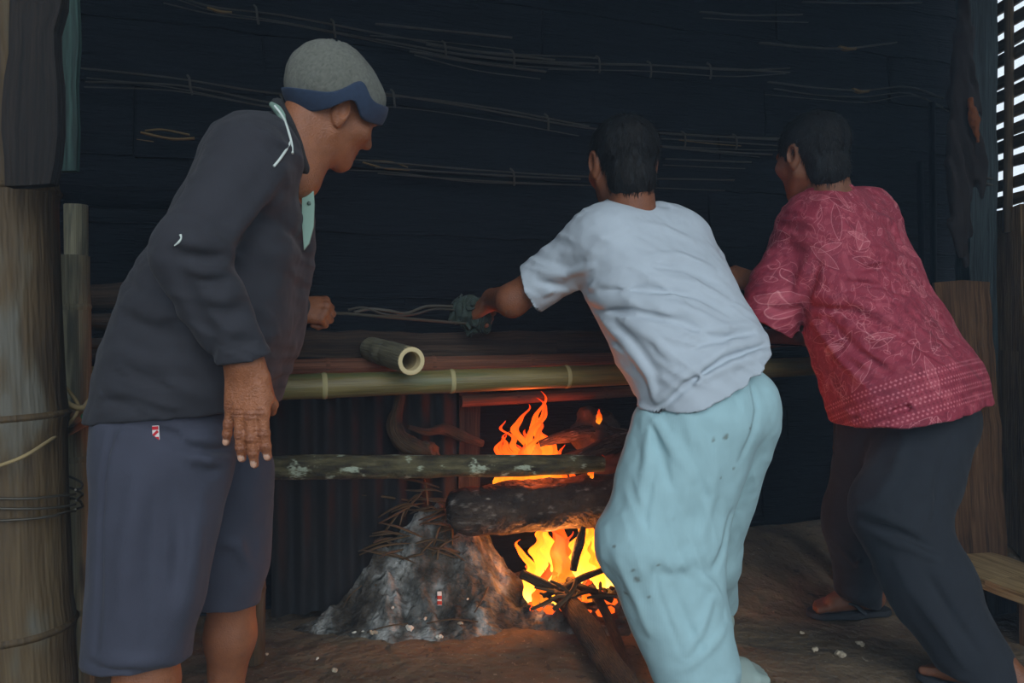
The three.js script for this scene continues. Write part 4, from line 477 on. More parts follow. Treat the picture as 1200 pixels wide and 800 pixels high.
  wear(g, 'collar', sweep([W(370, 206, 1.62), W(352, 176, 1.665), W(338, 140, 1.655), W(327, 124, 1.61), W(326, 126, 1.555), W(333, 140, 1.515), W(342, 160, 1.503), W(349, 180, 1.51), W(356, 198, 1.535), W(361, 208, 1.56)], [0.006, 0.013, 0.014, 0.014, 0.014, 0.014, 0.0145, 0.014, 0.011, 0.006], 10, { sub: 5, bump: (a, b, l) => 0.08 * noise(l * 20, a, b) }), dark, 'dark knitted collar');
  wear(g, 'collar_facing', sweep([W(318, 122, 1.535), W(325, 128, 1.52), W(331, 137, 1.505), W(336, 150, 1.492)], [0.005, 0.0085, 0.008, 0.003], 8, { sub: 4, flat: 1 }), mint, 'mint green collar edge');
  wear(g, 'piping', sweep([[322, 124], [331, 136], [338, 153], [342, 168], [343, 180]].map(([x, y]) => onShirt(x, y, 0.002)), 0.0024, 6, { sub: 4 }), white, 'white piping');
  wear(g, 'piping', sweep([[341, 166], [334, 178], [327, 188], [321, 195]].map(([x, y]) => onShirt(x, y, 0.001)), 0.0024, 6, { sub: 4 }), white, 'white piping');
  { const sh = new THREE.Shape([[355, 196], [361, 199], [366, 208], [368, 240], [367, 266], [362, 285], [357, 292], [355, 260]].map(([x, y]) => { const p = W(x, y, 1.565); return new THREE.Vector2(p.x, p.y); })), pl = new THREE.ExtrudeGeometry(sh, { depth: 0.003, bevelEnabled: true, bevelSize: 0.0015, bevelThickness: 0.0015, bevelSegments: 2, curveSegments: 8 }); pl.translate(0, 0, -1.565); wear(g, 'placket', pl, mint, 'mint green facing of the open placket');
    for (const y of [218, 238]) { const b = new THREE.SphereGeometry(0.004, 10, 8); b.scale(1, 1, 0.4); const p = W(362, y, 1.558); b.translate(p.x, p.y, p.z); wear(g, 'button', b, std({ color: 0x44564f, roughness: 0.4 })); } }
  wear(g, 'loose_thread', sweep([[212, 275], [213, 279], [210, 284], [205, 288]].map(([x, y]) => onShirt(x, y, 0.002)), [0.0022, 0.0012, 0.002, 0.001], 5, { sub: 4 }), white, 'scrap of white thread on the sleeve');
  // shorts
  const bN = W(155, 800, 1.45), bF = W(262, 735, 1.75);
  const tubeN = join(0.05, cap(W(186, 560, 1.46), W(160, 820, 1.44), 0.104, 0.086), cap(W(172, 560, 1.5), W(148, 830, 1.46), 0.08, 0.064), cap(W(215, 545, 1.46), W(196, 690, 1.44), 0.07, 0.055)), tubeF = join(0.05, cap(W(240, 550, 1.68), W(258, 770, 1.76), 0.12, 0.083), cap(W(265, 560, 1.68), W(272, 650, 1.74), 0.09, 0.075));
  const seat = join(0.06, cap(W(192, 480, 1.49), W(206, 475, 1.67), 0.118, 0.12), cap(W(192, 530, 1.49), W(212, 525, 1.66), 0.12, 0.12));
  let sh = join(0.04, cut(seat, plane(W(180, 474, 1.5), V(0, 1, 0))), hemmed(tubeN, plane(W(155, 793, 1.36), V(0.0, -1, 0.12)), 0.006, 0.06)); sh = join(0.012, sh, hemmed(tubeF, plane(W(265, 717, 1.66), V(-0.05, -1, 0.12)), 0.006, 0.06));
  const fs = folds(sh, [[0.008, 0.014, [270, 512], [240, 515], [205, 518]], [-0.008, 0.012, [268, 526], [240, 528], [210, 520], [190, 510]], [0.007, 0.014, [268, 540], [245, 538], [225, 530]], [-0.006, 0.012, [258, 548], [245, 552], [225, 545]], [0.004, 0.02, [135, 520], [128, 600], [120, 700]], [-0.006, 0.009, [132, 500], [120, 600], [112, 760]], [0.005, 0.022, [235, 590], [225, 660], [215, 720]], [-0.004, 0.016, [185, 580], [180, 660], [178, 740]], [-0.005, 0.01, [118, 494], [170, 500], [240, 520]], [0.004, 0.012, [290, 660], [280, 640], [262, 634]], [0.006, 0.02, [160, 560], [150, 640], [140, 720]], [-0.005, 0.014, [205, 560], [212, 640], [205, 700]], [0.005, 0.012, [120, 770], [150, 776], [190, 772]], [-0.004, 0.008, [104, 776], [155, 786], [208, 782]]], 2.3);
  const shortsF = shift(sh, (x, y, z) => fs(x, y, z) + 0.006 * fbm(x * 6, y * 4, z * 6, 3));
  wear(g, 'shorts', skinOf(shortsF, 0.0072, { color: mottled(0x3a3c49, 0.09, 14) }), cloth({ vertexColors: true }), 'slate blue knee-length shorts');
  { const p = hit(shortsF, 184, 507), t = new THREE.Group(); t.name = 'brand_tab'; t.position.copy(p).sub(g.position).add(V(0, 0, 0.004)); g.add(t); mesh('tab_cloth', new RoundedBoxGeometry(0.012, 0.026, 0.003, 2, 0.0012), std({ color: 0xd8d2d0 }), t); for (const [y, h, r] of [[0.009, 0.006, 0], [0.0, 0.0045, 0.7], [-0.009, 0.0055, 0]]) { const b = mesh('red_mark', new THREE.BoxGeometry(r ? 0.011 : 0.0105, h, 0.0012), std({ color: 0xb5202c }), t); b.position.set(0, y, 0.0016); b.rotation.z = r; } t.userData.label = 'small red and white fabric tab'; t.rotation.z = 0.06; }
  // knitted cap
  const capF = join(0.03, ell(H.L(0, 0.04, -0.02), [0.09, 0.083, 0.107], H.q), ell(H.L(0, 0.078, -0.048), [0.064, 0.052, 0.066], H.q)); const rim = (x, y, z) => { const l = H.local(x, y, z); return (-0.014 + 0.36 * l.z + 0.042 * smooth(0.04, 0.075, Math.abs(l.x)) * Math.exp(-Math.pow((l.z + 0.010) / 0.032, 2)) - l.y) * 0.95; };
  const band = (lo, hi, grow) => ({ lo: capF.lo.map((v) => v - 0.02), hi: capF.hi.map((v) => v + 0.02), f: (x, y, z) => { const e = rim(x, y, z), d = capF.f(x, y, z); return Math.max(Math.abs(d + 0.003 - grow) - 0.0055, e + lo, -(e + hi)); } });
  const crown = shift({ ...capF, f: (x, y, z) => Math.max(capF.f(x, y, z), rim(x, y, z) + 0.026) }, (x, y, z) => { const l = H.local(x, y, z), a = Math.atan2(l.x, l.z + 0.07), t = l.y > 0.05 ? smooth(0.055, 0.012, Math.hypot(l.x, l.z + 0.07)) : 0; return 0.005 * t * Math.cos(a * 8) - 0.006 * smooth(0.012, 0.0, Math.hypot(l.x, l.z + 0.07)) * (l.y > 0.05 ? 1 : 0) + 0.004 * fbm(x * 14, y * 14, z * 14, 2) ; });
  const uvCap = (x, y, z) => { const l = H.local(x, y, z); return [Math.atan2(l.x, l.z) * 0.1, l.y]; };
  const beanie = wear(g, 'knitted_cap', skinOf(crown, 0.0045, { color: mottled(0x6d6f66, 0.5, 170), uvf: uvCap }), cloth({ vertexColors: true, bumpScale: 0.003 }), 'heather grey knitted cap');
  const bandM = skinOf(band(-0.0, 0.046, 0.004), 0.004, { color: mottled(0x27364d, 0.2, 60), uvf: uvCap, slack: 0.03 }); mesh('cap_band', place(g, bandM), cloth({ vertexColors: true }), beanie).userData.label = 'navy blue folded band';
}
// ---------------------------------------------------------------- man in the pale T-shirt
{
  const tone = lin(0x7d4c32);
  const H = headOf(W(730, 193, 2.2), V(-0.22, -0.08, -0.95), V(-0.05, 0.98, -0.08), 1.1), neckBase = W(742, 262, 2.18);
  const headS = join(0.03, H.field, cap(H.L(0, -0.03, -0.045), neckBase, 0.058, 0.066));
  const shL = W(690, 290, 2.17), elL = W(600, 352, 2.24), wrL = W(577, 350, 2.4), shR = W(805, 285, 2.26), elR = W(842, 345, 2.42), wrR = W(815, 370, 2.6);
  const hL = handOf(wrL, W(548, 368, 2.47).sub(wrL), V(-0.4, 0.8, 0.6), V(0.2, 0.6, -0.5), { curl: [1.0, 1.2, 0.6], thumb: 0.4, thumbIn: 0.8 }), hR = handOf(wrR, V(-0.5, -0.1, -0.8), V(0, 1, 0), V(-1, 0, 0), { curl: [0.9, 1.1, 0.6] });
  const armL = join(0.02, cap(shL, elL, 0.05, 0.044), cap(elL, wrL, 0.046, 0.031), hL.field), armR = join(0.02, cap(shR, elR, 0.048, 0.042), cap(elR, wrR, 0.044, 0.031), hR.field);
  const hipL = W(800, 485, 2.03), kneL = W(745, 640, 2.0), ankL = W(838, 800, 1.98).setY(0.085), hipR = W(868, 480, 2.12), kneR = W(828, 650, 2.3), ankR = W(835, 760, 2.42).setY(0.085);
  const trunk = join(0.05, cap(W(745, 290, 2.2), W(825, 430, 2.1), 0.09, 0.1), cap(shL, shR, 0.06), cap(hipL, hipR, 0.075), cap(hipL, kneL, 0.075, 0.06), cap(kneL, ankL, 0.06, 0.04), cap(hipR, kneR, 0.08, 0.055), cap(kneR, ankR, 0.055, 0.04), cap(W(825, 430, 2.1), hipL.clone().lerp(hipR, 0.5), 0.085));
  const g = person('man in a pale T-shirt and light turquoise trousers leaning over the rack', V(W(820, 0, 2.06).x, 0, -2.06), [skinOf(trunk, 0.014, { color: skinTone(tone) }), skinOf(headS, 0.0045, { color: skinTone(tone) }), skinOf(armL, 0.0038, { color: skinTone(tone, hL) }), skinOf(armR, 0.005, { color: skinTone(tone, hR) })]);
  // hair
  const hairF = shift(join(0.02, ell(H.L(0, 0.036, -0.017), [0.092, 0.091, 0.108], H.q), ell(H.L(0, -0.045, -0.052), [0.068, 0.066, 0.06], H.q)), (x, y, z) => 0.004 * fbm(x * 25, y * 25, z * 25, 3)); const keep = (x, y, z) => y > -0.12 + 0.9 * Math.max(0, z + 0.03) + (Math.abs(x) > 0.06 ? 0.035 * smooth(-0.05, -0.02, z) : 0) && z < 0.06 + 0.4 * y;
  const hcut = (x, y, z) => { const l = H.local(x, y, z); return Math.max(-0.108 + 0.9 * Math.max(0, l.z + 0.035) - l.y, l.z - 0.055 - 0.35 * l.y) * 0.7; };
  wear(g, 'hair', mergeGeometries([skinOf(cut(hairF, hcut), 0.005, { color: () => [0.007, 0.007, 0.007] }), strands(H, hairF, 7000, { keep, len: 0.02, grey: 0.02, base: [0.007, 0.0065, 0.006] })]), hairMat, 'short black hair');
  // T-shirt
  const sp = (px, py, d, r) => ({ c: W(px, py, d), r }); const rows = [[748, 292, 2.19, 0.1, 0.115], [778, 345, 2.15, 0.085, 0.118], [803, 395, 2.1, 0.075, 0.125], [828, 440, 2.07, 0.07, 0.125], [842, 485, 2.05, 0.07, 0.12]];
  const across = W(835, 460, 2.12).sub(W(790, 460, 2.06)).normalize(), bp = []; for (const k of [-1, 0, 1]) for (let i = 0; i < 4; i++) { const a = rows[i], b = rows[i + 1]; bp.push(cap(W(a[0], a[1], a[2]).addScaledVector(across, k * a[3]), W(b[0], b[1], b[2]).addScaledVector(across, k * b[3]), a[4], b[4])); }
  const torso = join(0.05, ...bp, cap(W(715, 272, 2.2), W(785, 268, 2.26), 0.072, 0.072), cap(W(738, 258, 2.21), W(765, 330, 2.12), 0.05, 0.07));
  const hemP = [W(757, 494, 2.05), W(908, 434, 2.1)], hd = hemP[1].clone().sub(hemP[0]).normalize(), hem = plane(W(830, 445, 2.0), V(0, 0, 1).cross(hd).negate().add(V(0, 0, -0.5)));
  const slL = hemmed(cap(shL.clone().lerp(elL, -0.1), W(606, 350, 2.235), 0.078, 0.0665), plane(W(622, 344, 2.2), elL.clone().sub(shL).normalize().add(V(-0.05, 0.18, 0))), 0.005, 0.05), slR = hemmed(cap(shR, elR, 0.074, 0.066), plane(shR.clone().lerp(elR, 0.72), elR.clone().sub(shR)), 0.005, 0.05);
  const lower = cap(W(782, 470, 2.02), W(800, 505, 2.02), 0.06, 0.05);
  let t0 = join(0.035, hemmed(join(0.05, torso, lower), hem, 0.006, 0.05), slL, slR); t0 = minus(0.006, t0, cap(H.L(0, -0.03, -0.04), W(738, 237, 2.2), 0.066, 0.062));
  const ff = folds(t0, [[0.007, 0.012, [636, 318], [665, 322], [695, 312]], [-0.007, 0.010, [632, 330], [662, 336], [690, 328]], [0.006, 0.012, [640, 345], [668, 344], [700, 335]], [0.008, 0.014, [690, 350], [740, 352], [800, 362], [850, 385]], [-0.008, 0.011, [695, 362], [745, 366], [800, 378], [850, 402]], [0.006, 0.012, [705, 330], [760, 328], [815, 332], [850, 350]], [-0.006, 0.010, [705, 340], [760, 340], [815, 346], [855, 368]], [0.008, 0.012, [898, 392], [850, 408], [800, 440], [772, 468]], [-0.008, 0.009, [900, 403], [850, 421], [805, 450], [775, 478]], [0.006, 0.010, [902, 414], [855, 428], [815, 446]], [0.007, 0.012, [705, 375], [735, 405], [760, 440], [768, 470]], [-0.007, 0.010, [718, 375], [748, 405], [772, 440]], [0.006, 0.012, [735, 375], [770, 400], [790, 425]], [0.006, 0.012, [760, 300], [800, 300], [835, 315]], [-0.005, 0.010, [765, 312], [800, 314], [838, 330]], [0.005, 0.014, [690, 300], [705, 280], [735, 268]], [0.004, 0.012, [745, 262], [780, 268], [810, 282]], [0.006, 0.010, [880, 380], [840, 385], [800, 395]], [-0.006, 0.008, [884, 390], [842, 397], [806, 408]]]);
  const wk = wrinkles(V(0.86, -0.45, 0.1), V(0.45, 0.86, 0), 0.0035, 17); const ts = shift(t0, (x, y, z) => ff(x, y, z) * 1.25 + wk(x, y, z) + 0.005 * fbm(x * 7, y * 7, z * 7, 3));
  wear(g, 'tee_shirt', skinOf(ts, 0.0062, { color: mottled(0xb4bfc8, 0.05, 12) }), cloth({ vertexColors: true, sheen: 0.1 }), 'pale grey-white T-shirt');
  wear(g, 'neck_rib', (() => { const c = W(737, 241, 2.2), pts = []; for (let i = 0; i <= 30; i++) { const a = i / 30 * 6.283; pts.push(c.clone().add(V(Math.cos(a) * 0.066, 0.006 + 0.004 * Math.sin(a) - (Math.sin(a) < 0 ? 0.02 * -Math.sin(a) : 0), Math.sin(a) * 0.064))); } return sweep(pts, 0.0075, 8); })(), cloth({ color: 0xb4bfc8 }));
  // trousers
  const legL = join(0.07, cap(W(808, 490, 2.04), W(748, 630, 1.99), 0.125, 0.092), cap(W(838, 495, 2.06), W(806, 625, 2.04), 0.12, 0.09), cap(W(750, 640, 1.99), W(822, 830, 1.97), 0.098, 0.085), cap(W(800, 640, 2.03), W(830, 780, 2.0), 0.09, 0.075), cap(W(772, 500, 2.02), W(756, 560, 2.0), 0.05, 0.05));
  const legR = join(0.06, cap(W(868, 490, 2.11), W(828, 650, 2.28), 0.105, 0.085), cap(W(828, 650, 2.28), ankR.clone().setY(0.1), 0.085, 0.075));
  const seat = join(0.05, cap(W(815, 470, 2.05), W(868, 472, 2.1), 0.105, 0.1), cap(W(868, 490, 2.09), W(880, 500, 2.1), 0.075, 0.06));
  const waist = plane(W(830, 425, 2.06), V(-0.3, 1, 0));
  let tr = join(0.05, cut(join(0.05, seat, legL), waist)); const cuffL = plane(V(0, 0.045, 0), V(0.0, -1, 0)); tr = join(0.015, hemmed(tr, cuffL, 0.006, 0.03), hemmed(legR, cuffL, 0.006, 0.03));
  const ft = folds(tr, [[0.010, 0.012, [768, 492], [790, 525], [810, 560]], [-0.009, 0.010, [764, 500], [776, 535], [786, 570]], [0.009, 0.012, [762, 500], [758, 540], [752, 580]], [0.007, 0.014, [800, 480], [822, 520], [832, 570]], [-0.007, 0.010, [880, 450], [888, 480], [882, 510], [868, 540]], [0.005, 0.02, [825, 648], [795, 660], [760, 652]], [-0.0035, 0.016, [842, 662], [815, 676], [785, 670]], [0.008, 0.012, [815, 672], [835, 688], [846, 705]], [-0.008, 0.012, [858, 600], [850, 640], [838, 668]], [0.006, 0.014, [722, 640], [740, 690], [760, 740]], [-0.003, 0.008, [768, 540], [756, 610], [770, 690], [800, 770]], [0.007, 0.012, [835, 700], [820, 740], [800, 770]], [-0.006, 0.012, [790, 690], [805, 730], [825, 765]], [0.007, 0.012, [850, 735], [830, 760], [800, 785]], [0.005, 0.016, [840, 520], [835, 580], [825, 630]]]);
  const wk2 = wrinkles(V(0.3, -0.95, 0), V(0.95, 0.3, 0.2), 0.0024, 14); const trs = shift(tr, (x, y, z) => ft(x, y, z) + wk2(x, y, z) + 0.006 * fbm(x * 6, y * 5, z * 6, 3));
  const spots = [[851, 512, 0.006], [746, 679, 0.007], [733, 695, 0.005], [836, 515, 0.003], [772, 662, 0.003], [880, 500, 0.003], [800, 560, 0.002], [845, 560, 0.003], [790, 610, 0.002], [815, 625, 0.002], [760, 700, 0.004], [720, 640, 0.003], [860, 548, 0.002], [742, 668, 0.004]].map(([x, y, r]) => [hit(trs, x, y), r]), tb = lin(0x9cbfc5);
  wear(g, 'trousers', skinOf(trs, 0.0066, { color: (x, y, z) => { const m = 1 + 0.07 * fbm(x * 14, y * 14, z * 14, 4); let c = tb.map((v) => v * m); for (const [p, r] of spots) if (p) { const d = Math.hypot(x - p.x, y - p.y, z - p.z) + 0.003 * noise(x * 200, y * 200, z * 200); if (d < r * 1.6) c = mixc(c, [0.12, 0.13, 0.1], 0.75 * smooth(r * 1.6, r * 0.6, d)); } return c; } }), cloth({ vertexColors: true, bumpMap: clothBump, bumpScale: 0.001 }), 'baggy pale turquoise trousers with dirt specks');
  for (const [a, f] of [[ankL, V(0.75, 0, -0.5)], [ankR, V(-0.3, 0, -0.95)]]) { const foot = footOf(a.clone().setY(0.08), f, 1.04, 0.012), sh = shift(foot, () => 0.006); wear(g, 'shoe', skinOf({ ...sh, f: (x, y, z) => Math.max(sh.f(x, y, z), y - 0.085) }, 0.006, { color: () => lin(0x93a6a0) }), std({ vertexColors: true }), 'pale grey-green shoe'); }
  { // gripping cloth in his hand
    const c = W(548, 366, 2.47), s = shift(join(0.03, ell(W(550, 364, 2.46), [0.045, 0.045, 0.04]), ell(W(560, 372, 2.45), [0.035, 0.035, 0.03]), cap(W(538, 360, 2.47), W(532, 374, 2.46), 0.022, 0.01), cap(W(553, 382, 2.46), W(552, 392, 2.46), 0.02, 0.006), cap(W(566, 380, 2.45), W(570, 386, 2.45), 0.018, 0.008)), (x, y, z) => 0.011 * Math.sin(x * 120 + 40 * y + 9 * noise(x * 14, y * 14, z * 14)) * (0.5 + 0.5 * noise(x * 20, y * 20, z * 20)) + 0.008 * fbm(x * 30, y * 30, z * 30, 3)); tag(mesh('pot_cloth', skinOf(s, 0.004), cloth({ color: 0x2e3a33, bumpMap: clothBump })), 'crumpled dark green cloth gripped by the man in the T-shirt', 'cloth'); }
}
// ---------------------------------------------------------------- man in the red patterned shirt
{
  const tone = lin(0x74482f);
  const H = headOf(W(951, 184, 2.42), V(-0.42, -0.08, -0.9), V(-0.08, 0.99, -0.05), 1.09), neckBase = W(978, 250, 2.4);
  const headS = join(0.03, H.field, cap(H.L(0, -0.03, -0.04), neckBase, 0.058, 0.066));
  const shL = W(945, 268, 2.43), elL = W(902, 362, 2.42), wrL = W(885, 330, 2.56), shR = W(1030, 268, 2.56), elR = W(965, 390, 2.66), wrR = W(905, 396, 2.74);
  const hL = handOf(wrL, W(858, 322, 2.6).sub(wrL), V(0.1, 0.5, 0.8), V(0, 1, -0.3), { curl: [0.6, 0.9, 0.5], thumb: 0.5, thumbIn: 0.5 }), hR = handOf(wrR, V(-1, 0.05, -0.2), V(0, 0.8, 0.6), V(0, 0.6, -0.5), { curl: [1.0, 1.2, 0.7] });
  const armL = join(0.02, cap(shL, elL, 0.048, 0.043), cap(elL, wrL, 0.044, 0.03), hL.field), armR = join(0.02, cap(shR, elR, 0.048, 0.043), cap(elR, wrR, 0.044, 0.03), hR.field);
  const hipL = W(1030, 500, 2.36), kneL = W(998, 615, 2.5), ankL = W(1012, 706, 2.56).setY(0.085), hipR = W(1100, 505, 2.24), kneR = W(1050, 612, 2.16), ankR = W(1172, 815, 1.98).setY(0.085);
  const trunk = join(0.05, cap(W(995, 275, 2.44), W(1060, 440, 2.34), 0.085, 0.095), cap(shL, shR, 0.05), cap(hipL.clone().lerp(hipR, 0.2), hipL.clone().lerp(hipR, 0.7), 0.07), cap(hipL, kneL, 0.08, 0.055), cap(kneL, ankL, 0.05, 0.036), cap(hipL.clone().lerp(hipR, 0.7), kneR, 0.07, 0.058), cap(kneR, ankR, 0.055, 0.038), cap(W(1060, 440, 2.34), hipL.clone().lerp(hipR, 0.5), 0.08));
  const fdL = V(-1, 0, 0.12), footL = footOf(ankL.clone().setY(0.09), fdL, 1.02, 0.022), footR = footOf(ankR, V(-0.7, 0, -0.6), 1.02, 0.022);
  const g = person('man in a red batik shirt and black trousers leaning toward the wall', V(W(1085, 0, 2.25).x, 0, -2.25), [skinOf(trunk, 0.014, { color: skinTone(tone) }), skinOf(headS, 0.0045, { color: skinTone(tone) }), skinOf(armL, 0.004, { color: skinTone(tone, hL) }), skinOf(armR, 0.005, { color: skinTone(tone, hR) }), skinOf(join(0.02, footL, cap(kneL.clone().lerp(ankL, 0.6), ankL, 0.042, 0.036)), 0.0045, { color: skinTone(tone) }), skinOf(footR, 0.006, { color: skinTone(tone) })]);
  const hairF = shift(join(0.02, ell(H.L(0, 0.036, -0.015), [0.093, 0.094, 0.111], H.q), ell(H.L(0, -0.045, -0.052), [0.068, 0.066, 0.06], H.q)), (x, y, z) => 0.004 * fbm(x * 25, y * 25, z * 25, 3)); const keep = (x, y, z) => y > -0.12 + 0.9 * Math.max(0, z + 0.03) + (Math.abs(x) > 0.06 ? 0.035 * smooth(-0.05, -0.02, z) : 0) && z < 0.065 + 0.4 * y;
  const hcut = (x, y, z) => { const l = H.local(x, y, z); return Math.max(-0.108 + 0.9 * Math.max(0, l.z + 0.035) - l.y, l.z - 0.06 - 0.35 * l.y) * 0.7; };
  wear(g, 'hair', mergeGeometries([skinOf(cut(hairF, hcut), 0.005, { color: () => [0.008, 0.008, 0.008] }), strands(H, hairF, 7000, { keep, len: 0.019, grey: 0.06, base: [0.008, 0.008, 0.0085] })]), hairMat, 'short black hair going grey');
  // shirt
  const rows = [[990, 275, 2.43, 0.1, 0.115], [1008, 335, 2.4, 0.09, 0.12], [1040, 400, 2.34, 0.085, 0.13], [1068, 455, 2.28, 0.085, 0.14], [1082, 505, 2.25, 0.085, 0.145]];
  const across = V(0.80, 0, -0.55).normalize(), bp = []; for (const k of [-1, 0, 1]) for (let i = 0; i < 4; i++) { const a = rows[i], b = rows[i + 1]; bp.push(cap(W(a[0], a[1], a[2]).addScaledVector(across, k * a[3]), W(b[0], b[1], b[2]).addScaledVector(across, k * b[3]), a[4], b[4])); }
  const torso = join(0.06, ...bp, cap(W(950, 262, 2.43), W(1015, 250, 2.5), 0.08, 0.08), cap(W(972, 242, 2.42), W(995, 300, 2.38), 0.068, 0.08), cap(W(975, 400, 2.36), W(1000, 500, 2.32), 0.07, 0.06));
  const hem = plane(W(1080, 488, 2.2), V(0.16, -1, 0.0));
  const slL = hemmed(join(0.03, cap(shL, elL, 0.085, 0.083), cap(elL.clone().lerp(shL, 0.3), elL.clone().add(V(-0.01, -0.05, 0.0)), 0.082, 0.08)), plane(W(892, 374, 2.4), V(-0.5, -0.85, -0.3)), 0.006, 0.06), slR = hemmed(cap(shR, elR, 0.07, 0.07), plane(shR.clone().lerp(elR, 0.8), elR.clone().sub(shR)), 0.006, 0.05);
  let t0 = join(0.035, hemmed(torso, hem, 0.006, 0.05), slL, slR); t0 = minus(0.006, t0, cap(H.L(0, -0.03, -0.03), W(968, 222, 2.41), 0.066, 0.060));
  const ff = folds(t0, [[0.008, 0.014, [950, 345], [1000, 352], [1060, 375], [1110, 410]], [-0.008, 0.011, [948, 358], [1000, 366], [1058, 392], [1112, 430]], [0.007, 0.014, [1000, 300], [1035, 295], [1062, 305]], [-0.007, 0.010, [1005, 316], [1040, 312], [1075, 325]], [0.008, 0.012, [950, 300], [938, 330], [930, 365]], [-0.010, 0.012, [958, 310], [950, 335], [946, 352]], [0.006, 0.012, [900, 345], [925, 352], [940, 345]], [-0.006, 0.010, [893, 358], [920, 366], [938, 360]], [0.008, 0.012, [955, 378], [985, 420], [1020, 455]], [-0.008, 0.010, [968, 372], [1000, 405], [1040, 435]], [0.006, 0.012, [1010, 410], [1060, 430], [1130, 440]], [0.006, 0.012, [1070, 385], [1110, 420], [1150, 450]], [0.005, 0.014, [960, 235], [980, 260], [1010, 280]], [0.006, 0.012, [1020, 250], [1045, 262], [1058, 285]], [-0.005, 0.010, [990, 330], [1035, 335], [1080, 350]], [-0.005, 0.008, [1000, 492], [1060, 478], [1150, 458]]]);
  const wk = wrinkles(V(0.8, -0.5, 0.2), V(0.5, 0.85, 0), 0.004, 16); const ts = shift(t0, (x, y, z) => ff(x, y, z) * 1.4 + wk(x, y, z) + 0.007 * fbm(x * 8, y * 8, z * 8, 3));
  const axis = W(980, 250, 2.45).sub(W(1085, 490, 2.28)).normalize(), o0 = W(1085, 490, 2.28), fr = V(0, 0, 1).addScaledVector(axis, -axis.z).normalize(), sd = axis.clone().cross(fr);
  const uvf = (x, y, z) => { const p = V(x, y, z).sub(o0), a = Math.atan2(p.dot(sd), p.dot(fr)); return [a * 0.2, p.dot(axis)]; };
  // batik print drawn once: wine ground, broken pink leaf scrolls, and a band of small diamonds near the hem
  const cv = document.createElement('canvas'); cv.width = 1024; cv.height = 1024; const c = cv.getContext('2d'); c.fillStyle = '#8f2b3e'; c.fillRect(0, 0, 1024, 1024);
  for (let i = 0; i < 900; i++) { c.fillStyle = ['rgba(205,110,118,0.22)', 'rgba(110,24,44,0.30)', 'rgba(180,70,84,0.25)'][i % 3]; c.beginPath(); c.ellipse(rr(0, 1024), rr(0, 1024), rr(8, 40), rr(4, 16), rr(0, 3.14), 0, 6.283); c.fill(); }
  c.lineCap = 'round'; for (let i = 0; i < 60; i++) { const x = rr(0, 1024), y = rr(0, 830), a = rr(0, 6.28), s = rr(40, 90); c.fillStyle = i % 2 ? 'rgba(214,120,128,0.30)' : 'rgba(112,22,42,0.4)'; c.beginPath(); c.moveTo(x, y); c.quadraticCurveTo(x + Math.cos(a - 0.5) * s, y + Math.sin(a - 0.5) * s, x + Math.cos(a) * s * 1.8, y + Math.sin(a) * s * 1.8); c.quadraticCurveTo(x + Math.cos(a + 0.5) * s, y + Math.sin(a + 0.5) * s, x, y); c.fill(); c.strokeStyle = 'rgba(232,170,168,0.6)'; c.lineWidth = 2; c.stroke(); }
  for (let i = 0; i < 420; i++) { const x = rr(0, 1024), y = rr(0, 850), a = rr(0, 6.28), s = rr(16, 46); c.strokeStyle = ['rgba(226,150,150,0.5)', 'rgba(212,130,132,0.4)', 'rgba(232,175,170,0.4)'][i % 3]; c.lineWidth = rr(1.5, 3.2); c.beginPath(); c.moveTo(x, y); c.quadraticCurveTo(x + Math.cos(a) * s, y + Math.sin(a) * s, x + Math.cos(a + 0.8) * s * 1.7, y + Math.sin(a + 0.8) * s * 1.7); c.stroke(); if (i % 2) { c.beginPath(); c.ellipse(x + Math.cos(a + 0.8) * s * 1.7, y + Math.sin(a + 0.8) * s * 1.7, s * 0.5, s * 0.2, a, 0, 6.283); c.stroke(); } }
  for (let i = 0; i < 9000; i++) { const x = rr(0, 1024), y = rr(0, 1024), l = rr(3, 11), a = 0.7 + rr(-0.35, 0.35); c.strokeStyle = rnd() < 0.5 ? 'rgba(232,160,160,' + rr(0.1, 0.32) + ')' : 'rgba(92,14,34,' + rr(0.1, 0.34) + ')'; c.lineWidth = rr(0.8, 2.4); c.beginPath(); c.moveTo(x, y); c.lineTo(x + Math.cos(a) * l, y - Math.sin(a) * l); c.stroke(); }
  for (let r = 0; r < 11; r++) for (let q = 0; q < 64; q++) { const x = q * 16 + (r % 2) * 8, y = 1024 - 10 - r * 14; c.fillStyle = r % 3 === 2 ? 'rgba(120,28,46,0.7)' : 'rgba(222,140,146,0.65)'; c.save(); c.translate(x, y); c.rotate(0.785); c.fillRect(-3.6, -3.6, 7.2, 7.2); c.restore(); }
  const bat = new THREE.CanvasTexture(cv); bat.wrapS = bat.wrapT = THREE.RepeatWrapping; bat.colorSpace = THREE.SRGBColorSpace; bat.repeat.set(1.6, 1.3);
  const clothUv = clothBump.clone(); clothUv.repeat.set(8, 8); clothUv.needsUpdate = true;
  wear(g, 'batik_shirt', skinOf(ts, 0.0065, { uvf }), new THREE.MeshPhysicalMaterial({ map: bat, roughness: 0.75, sheen: 0.15, sheenRoughness: 0.5, sheenColor: new THREE.Color(0.8, 0.5, 0.5), bumpMap: clothUv, bumpScale: 0.001 }), 'loose wine red shirt with pale batik leaves');
  wear(g, 'shirt_collar', (() => { const cc = W(970, 228, 2.41), pts = []; for (let i = 0; i <= 24; i++) { const a = -0.6 + i / 24 * 4.4; pts.push(cc.clone().add(V(Math.cos(a) * 0.068, 0.004 + 0.012 * Math.sin(a), Math.sin(a) * 0.066))); } return sweep(pts, 0.011, 8, { vscale: 1, uscale: 0.07 }); })(), new THREE.MeshPhysicalMaterial({ map: bat, roughness: 0.75 }));
